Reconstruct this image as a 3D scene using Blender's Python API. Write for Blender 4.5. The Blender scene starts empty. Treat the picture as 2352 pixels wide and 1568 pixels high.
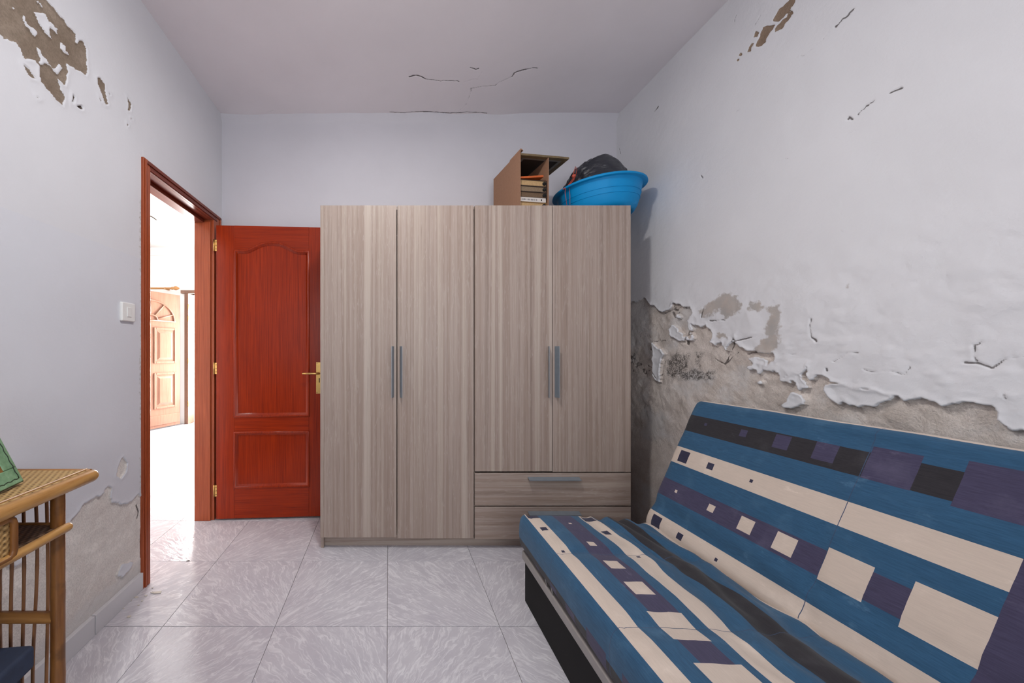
import bpy, bmesh, math, random
import numpy as np
from mathutils import Vector, Matrix
random.seed(7)
SC = bpy.context.scene
COL = SC.collection
# ------------------------------------------------------------------ camera
# X right, Y away from the viewer, Z up.  Level camera, image plane parallel to the back wall.
FPX, VPX, VPY, EYE = 830.0, 893.0, 806.0, 1.152
cam_d = bpy.data.cameras.new('camera'); cam = bpy.data.objects.new('camera', cam_d); COL.objects.link(cam)
cam.location = (0, 0, EYE); cam.rotation_euler = (math.pi / 2, 0, 0)
cam_d.sensor_fit = 'HORIZONTAL'; cam_d.sensor_width = 36.0; cam_d.lens = FPX / 2352 * 36.0
cam_d.shift_x = (1176 - VPX) / 2352; cam_d.shift_y = -(784 - VPY) / 2352
cam_d.clip_start = 0.02
SC.camera = cam
# ------------------------------------------------------------------ room measures
XL, XR, YB, YR, ZC = -1.20, 1.64, 2.60, -2.10, 2.847     # left, right, back, rear (window) wall, ceiling
HX0, HY0, HY1, HZC, WT = -4.6, 0.4, 5.75, 2.78, 0.115     # hall beyond the left wall
# ------------------------------------------------------------------ world, lights, exposure
W = bpy.data.worlds.new('sky'); SC.world = W; W.use_nodes = True
bg = W.node_tree.nodes['Background']; bg.inputs[0].default_value = (0.93, 0.97, 1.0, 1); bg.inputs[1].default_value = 2.2
def area(name, loc, rot, sx, sy, power, col, shape='RECTANGLE'):
    l = bpy.data.lights.new(name, 'AREA'); l.shape = shape; l.size = sx; l.size_y = sy; l.energy = power; l.color = col
    o = bpy.data.objects.new(name, l); COL.objects.link(o); o.location = loc; o.rotation_euler = rot; return o
R = math.radians
area('window_daylight', (0.25, YR + 0.02, 1.6), (R(90), 0, 0), 1.5, 1.3, 28, (0.94, 0.97, 1.0))          # rear window, shines to +Y
area('entrance_daylight', (-2.72, HY1 + 0.25, 1.15), (R(-90), 0, 0), 0.9, 1.95, 250, (1.0, 0.98, 0.96))  # open front door, shines to -Y
area('hall_fill_light', (HX0 + 0.05, 3.6, 1.6), (0, R(-90), 0), 1.4, 1.6, 34, (1.0, 0.96, 0.92))   # added fill to brighten the hall, no window there; shines to +X
LAMP = (0.0, 1.12, 2.74)
area('lamp_light', LAMP, (0, 0, 0), 0.17, 0.17, 15, (1.0, 0.98, 0.95), 'DISK')                             # ceiling lamp of the room
SC.view_settings.view_transform = 'Standard'; SC.view_settings.look = 'None'
SC.view_settings.gamma = 1.0; SC.view_settings.use_curve_mapping = False; SC.view_settings.exposure = 0.10

# ------------------------------------------------------------------ helpers
def lin(c):
    return tuple(((v / 255) / 12.92 if v / 255 <= 0.04045 else ((v / 255 + 0.055) / 1.055) ** 2.4) for v in c) + (1.0,)
class NT:
    def __init__(s, name):
        s.m = bpy.data.materials.new(name); s.m.use_nodes = True; s.t = s.m.node_tree
        s.b = s.t.nodes['Principled BSDF']; s.out = s.t.nodes['Material Output']
    def n(s, typ, **kw):
        x = s.t.nodes.new(typ)
        for k, v in kw.items(): setattr(x, k, v)
        return x
    def put(s, sock, v):
        if isinstance(v, bpy.types.NodeSocket): s.t.links.new(v, sock)
        elif v is not None:
            try: sock.default_value = v
            except Exception: sock.default_value = (v, v, v)
    def math(s, op, a, b=None, c=None, clamp=False):
        x = s.n('ShaderNodeMath', operation=op, use_clamp=clamp); s.put(x.inputs[0], a); s.put(x.inputs[1], b); s.put(x.inputs[2], c)
        return x.outputs[0]
    def vmath(s, op, a, b=None):
        x = s.n('ShaderNodeVectorMath', operation=op); s.put(x.inputs[0], a); s.put(x.inputs[1], b); return x.outputs[0]
    def obj(s): return s.n('ShaderNodeTexCoord').outputs['Object']
    def uv(s): return s.n('ShaderNodeTexCoord').outputs['UV']
    def rnd(s): return s.n('ShaderNodeObjectInfo').outputs['Random']
    def attr(s, name): return s.n('ShaderNodeAttribute', attribute_name=name).outputs['Fac']
    def noise(s, vec, scale, detail=4, rough=0.55, dist=0.0, w=None):
        x = s.n('ShaderNodeTexNoise')
        if w is not None: x.noise_dimensions = '4D'; s.put(x.inputs['W'], w)
        s.put(x.inputs['Vector'], vec); x.inputs['Scale'].default_value = scale
        x.inputs['Detail'].default_value = detail; x.inputs['Roughness'].default_value = rough; x.inputs['Distortion'].default_value = dist
        return x.outputs['Fac']
    def ss(s, v, lo, hi):                                   # smoothstep
        x = s.n('ShaderNodeMapRange', interpolation_type='SMOOTHSTEP'); s.put(x.inputs['Value'], v)
        s.put(x.inputs['From Min'], lo); s.put(x.inputs['From Max'], hi); return x.outputs[0]
    def mix(s, f, a, b, mode='MIX'):
        x = s.n('ShaderNodeMix', data_type='RGBA', blend_type=mode); s.put(x.inputs['Factor'], f)
        s.put(x.inputs[6], a); s.put(x.inputs[7], b); return x.outputs[2]
    def ramp(s, f, stops):
        x = s.n('ShaderNodeValToRGB'); e = x.color_ramp.elements
        while len(e) < len(stops): e.new(0.5)
        for i, (p, c) in enumerate(stops): e[i].position = p; e[i].color = c
        s.put(x.inputs[0], f); return x.outputs[0]
    def bump(s, h, strength=0.3, dist=0.01):
        x = s.n('ShaderNodeBump'); x.inputs['Strength'].default_value = strength; x.inputs['Distance'].default_value = dist
        s.put(x.inputs['Height'], h); s.t.links.new(x.outputs[0], s.b.inputs['Normal'])
    def fin(s, col=None, rough=0.5, metal=0.0, spec=None, coat=None):
        s.put(s.b.inputs['Base Color'], col); s.put(s.b.inputs['Roughness'], rough); s.b.inputs['Metallic'].default_value = metal
        if spec is not None: s.b.inputs['Specular IOR Level'].default_value = spec
        if coat is not None: s.b.inputs['Coat Weight'].default_value = coat; s.b.inputs['Coat Roughness'].default_value = 0.15
        return s.m
def simple(name, rgb, rough=0.5, metal=0.0, var=0.12, scale=30, bumpk=0.0, spec=None):
    t = NT(name); c = lin(rgb); n = t.noise(t.obj(), scale, 4)
    d = tuple(max(0, v * (1 - var)) for v in c[:3]) + (1,); u = tuple(min(1, v * (1 + var)) for v in c[:3]) + (1,)
    if bumpk: t.bump(n, bumpk, 0.004)
    return t.fin(t.ramp(n, [(0.3, d), (0.7, u)]), rough, metal, spec)

class MB:
    """collects geometry for ONE mesh object"""
    def __init__(s): s.v = []; s.f = []; s.mi = []; s.sm = []; s.uvs = None
    def add(s, vs, fs, mi=0, smooth=False):
        o = len(s.v); s.v += [tuple(p) for p in vs]
        for f in fs: s.f.append(tuple(i + o for i in f)); s.mi.append(mi); s.sm.append(smooth)
    def box(s, x0, x1, y0, y1, z0, z1, mi=0, M=None):
        vs = [(x, y, z) for x in (x0, x1) for y in (y0, y1) for z in (z0, z1)]
        if M is not None: vs = [tuple(M @ Vector(p)) for p in vs]
        s.add(vs, [(0, 1, 3, 2), (4, 6, 7, 5), (0, 4, 5, 1), (2, 3, 7, 6), (0, 2, 6, 4), (1, 5, 7, 3)], mi); return s
    def tube(s, pts, rad, seg=10, mi=0, cap=True, flat=None):
        pts = [Vector(p) for p in pts]; n = len(pts); rad = rad if isinstance(rad, (list, tuple)) else [rad] * n
        vs = []; ref = None
        for i, p in enumerate(pts):
            t = (pts[min(i + 1, n - 1)] - pts[max(i - 1, 0)]).normalized()
            if ref is None: ref = t.orthogonal().normalized()
            ref = (ref - t * ref.dot(t)); ref = ref.normalized() if ref.length > 1e-6 else t.orthogonal().normalized()
            b = t.cross(ref)
            for k in range(seg):
                a = 2 * math.pi * k / seg; vs.append(p + ref * math.cos(a) * rad[i] + b * math.sin(a) * rad[i] * (flat or 1))
        fs = [(i * seg + k, i * seg + (k + 1) % seg, (i + 1) * seg + (k + 1) % seg, (i + 1) * seg + k) for i in range(n - 1) for k in range(seg)]
        s.add(vs, fs, mi, True)
        if cap:
            o = len(s.v) - len(vs)
            s.f.append(tuple(o + k for k in range(seg))[::-1]); s.f.append(tuple(o + (n - 1) * seg + k for k in range(seg)))
            s.mi += [mi, mi]; s.sm += [False, False]
        return s
    def lathe(s, prof, c=(0, 0, 0), seg=32, mi=0, M=None, smooth=True):
        vs = []
        for r, z in prof:
            for k in range(seg):
                a = 2 * math.pi * k / seg; vs.append(Vector((c[0] + r * math.cos(a), c[1] + r * math.sin(a), c[2] + z)))
        if M is not None: vs = [M @ p for p in vs]
        n = len(prof)
        fs = [(i * seg + k, i * seg + (k + 1) % seg, (i + 1) * seg + (k + 1) % seg, (i + 1) * seg + k) for i in range(n - 1) for k in range(seg)]
        s.add(vs, fs, mi, smooth); return s
    def prism(s, poly, axis, a0, a1, mi=0):
        """poly: 2D points in the plane normal to axis ('x','y','z')"""
        def P(p, a): return {'x': (a, p[0], p[1]), 'y': (p[0], a, p[1]), 'z': (p[0], p[1], a)}[axis]
        n = len(poly); vs = [P(p, a0) for p in poly] + [P(p, a1) for p in poly]
        fs = [tuple(range(n))[::-1], tuple(range(n, 2 * n))] + [(i, (i + 1) % n, n + (i + 1) % n, n + i) for i in range(n)]
        s.add(vs, fs, mi); return s
    def build(s, name, mats, parent=None, loc=None, bevel=0, seg=2, local=False, fixn=True):
        mats = mats if isinstance(mats, (list, tuple)) else [mats]
        off = Vector(loc) if loc is not None else Vector((0, 0, 0))
        if parent is not None and not local: off = parent.location.copy()
        me = bpy.data.meshes.new(name); me.from_pydata([tuple(Vector(p) - off) for p in s.v], [], s.f)
        for m in mats: me.materials.append(m)
        me.polygons.foreach_set('material_index', s.mi); me.polygons.foreach_set('use_smooth', s.sm)
        if fixn:
            bm = bmesh.new(); bm.from_mesh(me); bmesh.ops.recalc_face_normals(bm, faces=bm.faces); bm.to_mesh(me); bm.free()
        me.update()
        o = bpy.data.objects.new(name, me); COL.objects.link(o)
        if parent is not None: o.parent = parent
        elif loc is not None: o.location = loc
        if bevel:
            b = o.modifiers.new('bevel', 'BEVEL'); b.width = bevel; b.segments = seg; b.limit_method = 'ANGLE'; b.angle_limit = R(40); b.harden_normals = True
        return o
def tag(o, label=None, cat=None, group=None, kind=None):
    if label: o['label'] = label
    if cat: o['category'] = cat
    if group: o['group'] = group
    if kind: o['kind'] = kind
    return o
def empty(name, loc, rz=0, **kw):
    o = bpy.data.objects.new(name, None); COL.objects.link(o); o.location = loc; o.rotation_euler = (0, 0, rz); o.empty_display_size = 0.1
    return tag(o, **kw)
def box_obj(name, b, mat, parent=None, bevel=0.002, loc=None, local=False):
    return MB().box(*b).build(name, mat, parent, loc, bevel, local=local)
# numpy noise
_T = np.random.RandomState(3).rand(256, 256)
def vn(x, y, sd=0):
    x = x + sd * 17.3; y = y + sd * 9.7
    ix = np.floor(x).astype(int); iy = np.floor(y).astype(int); fx = x - ix; fy = y - iy
    fx = fx * fx * (3 - 2 * fx); fy = fy * fy * (3 - 2 * fy)
    a = _T[ix % 256, iy % 256]; b = _T[(ix + 1) % 256, iy % 256]; c = _T[ix % 256, (iy + 1) % 256]; d = _T[(ix + 1) % 256, (iy + 1) % 256]
    return (a * (1 - fx) + b * fx) * (1 - fy) + (c * (1 - fx) + d * fx) * fy
def fbm(x, y, sc, oct=4, sd=0):
    r = 0; a = 1; t = 0
    for i in range(oct): r = r + a * vn(x * sc, y * sc, sd + i); t += a; a *= 0.5; sc *= 2.03
    return r / t - 0.5
def sstep(v, a, b): t = np.clip((v - a) / (b - a), 0, 1); return t * t * (3 - 2 * t)
def poly_sdf(U, V, poly):                                   # >0 inside, metres
    d2 = np.full(U.shape, 1e9); ins = np.zeros(U.shape, bool); n = len(poly)
    for i in range(n):
        ax, ay = poly[i]; bx, by = poly[(i + 1) % n]; ex, ey = bx - ax, by - ay; L = ex * ex + ey * ey + 1e-12
        t = np.clip(((U - ax) * ex + (V - ay) * ey) / L, 0, 1); d2 = np.minimum(d2, (U - ax - t * ex) ** 2 + (V - ay - t * ey) ** 2)
        c = (ay > V) != (by > V)
        if ey != 0: ins ^= c & (U < (V - ay) * ex / ey + ax)
    d = np.sqrt(d2); return np.where(ins, d, -d)
def line_d(U, V, pts):
    d2 = np.full(U.shape, 1e9)
    for i in range(len(pts) - 1):
        ax, ay = pts[i]; bx, by = pts[i + 1]; ex, ey = bx - ax, by - ay; L = ex * ex + ey * ey + 1e-12
        t = np.clip(((U - ax) * ex + (V - ay) * ey) / L, 0, 1); d2 = np.minimum(d2, (U - ax - t * ex) ** 2 + (V - ay - t * ey) ** 2)
    return np.sqrt(d2)
def axis_vals(lo, hi, flo, fhi, step, coarse=0.15):          # fine between flo and fhi, coarse elsewhere
    a = list(np.arange(lo, flo - coarse * 0.5, coarse)) if flo > lo else []
    b = list(np.linspace(max(flo, lo), min(fhi, hi), int((min(fhi, hi) - max(flo, lo)) / step) + 1))
    c = list(np.arange(fhi + coarse, hi - coarse * 0.5, coarse)) + [hi] if fhi < hi - 1e-6 else []
    return np.array(a + b + c)
def relief(name, us, vs, place, H, attrs, mat, hole=None):
    """a plastered surface as a fine grid; H = height along the normal; attrs = wear masks stored per vertex"""
    U, V = np.meshgrid(us, vs, indexing='ij'); nu, nv = U.shape
    co = place(U, V, H).reshape(-1, 3).astype(np.float32)
    i = np.arange(nu * nv).reshape(nu, nv)
    q = np.stack([i[:-1, :-1], i[1:, :-1], i[1:, 1:], i[:-1, 1:]], -1).reshape(-1, 4)
    if hole is not None:
        uc = (us[:-1, None] + us[1:, None]) / 2 + 0 * vs[None, :-1]; vc = (vs[None, :-1] + vs[None, 1:]) / 2 + 0 * us[:-1, None]
        q = q[~((uc > hole[0]) & (uc < hole[1]) & (vc > hole[2]) & (vc < hole[3])).reshape(-1)]
    me = bpy.data.meshes.new(name); nf = len(q)
    me.vertices.add(len(co)); me.vertices.foreach_set('co', co.reshape(-1))
    me.loops.add(nf * 4); me.loops.foreach_set('vertex_index', q.reshape(-1).astype(np.int32))
    me.polygons.add(nf); me.polygons.foreach_set('loop_start', np.arange(0, nf * 4, 4, dtype=np.int32)); me.polygons.foreach_set('loop_total', np.full(nf, 4, np.int32))
    me.polygons.foreach_set('use_smooth', np.ones(nf, bool)); me.update(calc_edges=True); me.validate()
    for k, a in attrs.items():
        at = me.attributes.new(k, 'FLOAT', 'POINT'); at.data.foreach_set('value', np.ascontiguousarray(a.reshape(-1), dtype=np.float32))
    me.materials.append(mat); o = bpy.data.objects.new(name, me); COL.objects.link(o); return tag(o, kind='structure')
def px(x, y, Y): return ((x - VPX) / FPX * Y, Y, EYE - (y - VPY) / FPX * Y)          # picture point at depth Y
def onwall(x, y, X): Y = X * FPX / (x - VPX); return (Y, EYE - (y - VPY) / FPX * Y)   # -> (Y, Z) on a side wall
def onceil(x, y): Y = (ZC - EYE) * FPX / (VPY - y); return ((x - VPX) / FPX * Y, Y)    # -> (X, Y) on the ceiling

# ------------------------------------------------------------------ materials
def wall_material(name, paint, plaster_a, plaster_b, bumpk=0.25):
    t = NT(name); P = t.obj()
    n1 = t.noise(P, 2.2, 5); n2 = t.noise(P, 60, 5); n3 = t.noise(P, 9, 6, 0.65); n4 = t.noise(P, 170, 3); n5 = t.noise(P, 420, 2)
    pc = lin(paint); col = t.ramp(n1, [(0.25, tuple(v * 0.93 for v in pc[:3]) + (1,)), (0.75, pc)])
    st = t.ss(t.math('ADD', t.attr('stain'), t.math('MULTIPLY', t.math('SUBTRACT', n2, 0.5), 0.05)), -0.004, 0.012)
    col = t.mix(t.math('MULTIPLY', st, 0.75), col, t.ramp(n3, [(0.35, lin((150, 146, 142))), (0.7, lin((176, 160, 146)))]))
    pl = t.ramp(n3, [(0.3, lin(plaster_a)), (0.52, lin(plaster_b)), (0.72, lin(tuple(min(255, v + 22) for v in plaster_b)))])
    pl = t.mix(t.math('MULTIPLY', t.ss(n4, 0.42, 0.62), 0.22), pl, lin(tuple(v * 0.72 for v in plaster_a)))
    wh = t.ss(t.math('ADD', t.attr('salt'), t.math('MULTIPLY', t.math('SUBTRACT', n3, 0.5), 0.16)), -0.02, 0.035)
    pl = t.mix(t.math('MULTIPLY', wh, 0.8), pl, lin((206, 203, 202)))
    pe = t.ss(t.attr('peel'), -0.0006, 0.0006); col = t.mix(pe, col, pl)
    mm = t.ss(t.math('ADD', t.attr('mold'), t.math('MULTIPLY', t.math('SUBTRACT', n3, 0.5), 0.08)), -0.014, 0.016)
    sp = t.ss(t.math('ADD', t.math('MULTIPLY', n4, 0.55), t.math('MULTIPLY', n2, 0.45)), 0.42, 0.58)
    mo = t.math('MULTIPLY', mm, t.math('ADD', 0.18, t.math('MULTIPLY', sp, 0.72)))
    col = t.mix(mo, col, lin((74, 69, 66)))
    cr = t.ss(t.attr('crack'), -0.0008, 0.0012); col = t.mix(t.math('MULTIPLY', cr, 0.85), col, lin((70, 62, 60)))
    h = t.math('ADD', t.math('MULTIPLY', n2, 0.6), t.math('MULTIPLY', n4, t.math('ADD', 0.25, t.math('MULTIPLY', pe, 1.6))))
    h = t.math('ADD', h, t.math('MULTIPLY', n5, t.math('ADD', 0.1, t.math('MULTIPLY', pe, 0.6))))
    t.bump(h, bumpk, 0.004)
    return t.fin(col, t.math('ADD', 0.62, t.math('MULTIPLY', pe, 0.3)), spec=0.25)
M_WALLR = wall_material('right_wall_plaster', (222, 222, 226), (198, 187, 179), (212, 202, 195), 0.45)
M_WALLRU = wall_material('right_wall_upper_plaster', (222, 222, 226), (128, 108, 92), (150, 130, 112), 0.40)
M_WALLL = wall_material('left_wall_plaster', (216, 217, 224), (212, 204, 199), (224, 218, 213), 0.3)
M_WALLU = wall_material('left_wall_upper_plaster', (218, 218, 223), (122, 106, 92), (136, 121, 107), 0.25)
M_WALLB = wall_material('back_wall_plaster', (208, 206, 213), (172, 156, 142), (192, 176, 163), 0.15)
M_CEIL = wall_material('ceiling_plaster', (240, 234, 237), (172, 156, 142), (192, 176, 163), 0.12)
M_HALL = simple('hall_white_paint', (236, 234, 232), 0.6, var=0.02, scale=3)
def wood_laminate(name, horiz=False):
    t = NT(name); P = t.obj(); r = t.rnd()
    sc = t.n('ShaderNodeMapping'); t.put(sc.inputs['Vector'], P)
    sc.inputs['Scale'].default_value = (0.5, 1, 20) if horiz else (26, 1, 0.14)
    s2 = t.n('ShaderNodeMapping'); t.put(s2.inputs['Vector'], P); s2.inputs['Scale'].default_value = (2.2, 1, 130) if horiz else (130, 1, 2.2)
    band = t.noise(sc.outputs[0], 1.0, 2, 0.5, 0.0, w=t.math('MULTIPLY', r, 37)); fine = t.noise(s2.outputs[0], 1.0, 5, 0.65, 1.2, w=t.math('MULTIPLY', r, 11))
    s3 = t.n('ShaderNodeMapping'); t.put(s3.inputs['Vector'], P); s3.inputs['Scale'].default_value = (1.5, 1, 34) if horiz else (34, 1, 1.5)
    vein = t.noise(s3.outputs[0], 1.0, 3, 0.6, 2.0, w=t.math('MULTIPLY', r, 53))
    col = t.ramp(band, [(0.28, lin((138, 120, 110))), (0.43, lin((169, 152, 142))), (0.52, lin((152, 133, 122))), (0.62, lin((174, 158, 147))), (0.74, lin((186, 172, 162)))])
    col = t.mix(t.math('MULTIPLY', t.ss(fine, 0.5, 0.75), 0.55), col, lin((120, 103, 94)))
    col = t.mix(t.math('MULTIPLY', t.ss(t.math('ABSOLUTE', t.math('SUBTRACT', vein, 0.5)), 0.03, 0.0), 0.35), col, lin((186, 174, 165)))
    t.bump(fine, 0.08, 0.002); return t.fin(col, 0.42, spec=0.4)
M_LAMV = wood_laminate('ash_laminate'); M_LAMH = wood_laminate('ash_laminate_horizontal', True)
def mahogany(name, axis, rough=0.28, c0=(124, 30, 3), c1=(170, 53, 8)):
    t = NT(name); P = t.obj(); m = t.n('ShaderNodeMapping'); t.put(m.inputs['Vector'], P)
    m.inputs['Scale'].default_value = {'z': (120, 120, 3), 'x': (3, 120, 120), 'y': (120, 3, 120)}[axis]
    fi = t.noise(m.outputs[0], 1.0, 4, 0.6, 0.8); lo = t.noise(P, 5, 3)
    col = t.ramp(fi, [(0.3, lin(c0)), (0.7, lin(c1))]); col = t.mix(t.math('MULTIPLY', lo, 0.45), col, lin(tuple(v * 0.9 for v in c0)))
    t.bump(fi, 0.06, 0.001); return t.fin(col, rough, spec=0.28, coat=0.10)
M_DOORV = mahogany('red_mahogany', 'z'); M_DOORH = mahogany('red_mahogany_cross', 'x')
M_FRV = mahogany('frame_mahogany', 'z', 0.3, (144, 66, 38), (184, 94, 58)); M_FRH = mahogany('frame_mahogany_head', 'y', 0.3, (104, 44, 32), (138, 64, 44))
M_OAK = mahogany('entrance_door_wood', 'z', 0.35, (132, 92, 74), (158, 116, 96))
M_BRASS = simple('satin_brass', (206, 168, 104), 0.3, 1.0, 0.06)
M_ALU = simple('brushed_aluminium', (132, 140, 148), 0.42, 0.35, 0.05)
M_BLACK = simple('black_hole', (12, 11, 11), 0.9)
M_DARKWOOD = simple('dark_wood_edge', (64, 42, 32), 0.6)
def tile_material():
    t = NT('glazed_floor_tile'); P = t.obj(); oi = t.n('ShaderNodeObjectInfo')
    sp = t.n('ShaderNodeSeparateXYZ'); t.put(sp.inputs[0], P); sc = t.n('ShaderNodeSeparateColor'); t.put(sc.inputs[0], oi.outputs['Color'])
    fl = t.math('SUBTRACT', t.math('MULTIPLY', sc.outputs[0], 2), 1); x = t.math('MULTIPLY', sp.outputs[0], fl); y = sp.outputs[1]
    wv = t.noise(P, 9, 3, w=t.math('MULTIPLY', oi.outputs['Random'], 50)); wob = t.math('MULTIPLY', t.math('SUBTRACT', wv, 0.5), 0.10)
    x2 = t.math('ADD', x, 0.42); y2 = t.math('ADD', y, 0.42)
    th = t.math('ADD', t.math('ARCTAN2', y2, x2), wob); r = t.math('SQRT', t.math('ADD', t.math('MULTIPLY', x2, x2), t.math('MULTIPLY', y2, y2)))
    cv = t.n('ShaderNodeCombineXYZ'); t.put(cv.inputs[0], t.math('MULTIPLY', th, 21)); t.put(cv.inputs[1], t.math('MULTIPLY', r, 6.0)); t.put(cv.inputs[2], t.math('MULTIPLY', oi.outputs['Random'], 91))
    nz = t.n('ShaderNodeTexNoise'); t.put(nz.inputs['Vector'], cv.outputs[0]); nz.inputs['Scale'].default_value = 1.6; nz.inputs['Detail'].default_value = 5
    wp_ = t.vmath('ADD', cv.outputs[0], t.vmath('MULTIPLY', t.vmath('SUBTRACT', nz.outputs['Color'], (0.5, 0.5, 0.5)), (1.5, 1.5, 0)))
    def net(scale, width):
        vo = t.n('ShaderNodeTexVoronoi', feature='DISTANCE_TO_EDGE'); t.put(vo.inputs['Vector'], wp_); vo.inputs['Scale'].default_value = scale
        return t.ss(vo.outputs['Distance'], width, 0.0)
    b = t.noise(wp_, 2.2, 4, 0.6)
    v = t.math('MAXIMUM', t.math('MULTIPLY', net(1.0, 0.10), t.ss(b, 0.32, 0.6)), t.math('MULTIPLY', net(2.3, 0.16), t.math('MULTIPLY', t.ss(b, 0.42, 0.62), 0.75)))
    base = t.ramp(t.noise(P, 6, 3), [(0.3, lin((184, 181, 190))), (0.7, lin((198, 196, 203)))])
    col = t.mix(t.math('MULTIPLY', v, 0.60), base, lin((232, 231, 234)))
    t.bump(t.math('ADD', t.math('MULTIPLY', v, 0.7), t.math('MULTIPLY', b, 0.8)), 0.15, 0.002)
    return t.fin(col, 0.13, spec=0.5)
M_TILE = tile_material()
M_GROUT = simple('floor_grout', (128, 122, 122), 0.9, var=0.1, scale=80)
M_SKIRT = simple('skirting_tile', (206, 205, 209), 0.35, var=0.03, scale=5)

# ------------------------------------------------------------------ floor with separate tiles
floor = MB().box(XL - 0.01, XR + 0.05, YR, YB + 0.05, -0.10, -0.003).build('floor', M_GROUT); tag(floor, kind='structure')
floor_h = MB().box(HX0, XL - 0.01, HY0, HY1 + 0.5, -0.10, -0.003).build('floor_hall', M_GROUT); tag(floor_h, kind='structure')
TS, TX0, TY0, G = 0.470, -0.006, 1.513 - 0.470, 0.0010
def lay(parent, x0, x1, y0, y1):
    for i in range(math.floor((x0 - TX0) / TS), math.ceil((x1 - TX0) / TS)):
        for j in range(math.floor((y0 - TY0) / TS), math.ceil((y1 - TY0) / TS)):
            a, b = max(TX0 + i * TS + G, x0), min(TX0 + (i + 1) * TS - G, x1); c, d = max(TY0 + j * TS + G, y0), min(TY0 + (j + 1) * TS - G, y1)
            if b - a < 0.01 or d - c < 0.01: continue
            cx, cy = TX0 + (i + 0.5) * TS, TY0 + (j + 0.5) * TS; full = b - a > TS - 3 * G and d - c > TS - 3 * G
            key = 'full' if full else None
            if key and key in lay.mesh:
                o = bpy.data.objects.new('tile', lay.mesh[key]); COL.objects.link(o)
            else:
                o = MB().box(a - cx, b - cx, c - cy, d - cy, -0.012, 0.0).build('tile', M_TILE)
                o.data.materials.clear(); o.data.materials.append(M_TILE)
                if key: lay.mesh[key] = o.data
            bv = o.modifiers.new('bevel', 'BEVEL'); bv.width = 0.0008; bv.segments = 2
            o.location = (cx, cy, 0); o.parent = parent; o.color = (1.0 if (i + j) % 2 == 0 else 0.0, 0, 0, 1)
lay.mesh = {}
lay(floor, XL - 0.01, XR + 0.02, YR, YB + 0.02); lay(floor_h, HX0, XL - 0.01, HY0, HY1)

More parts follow.
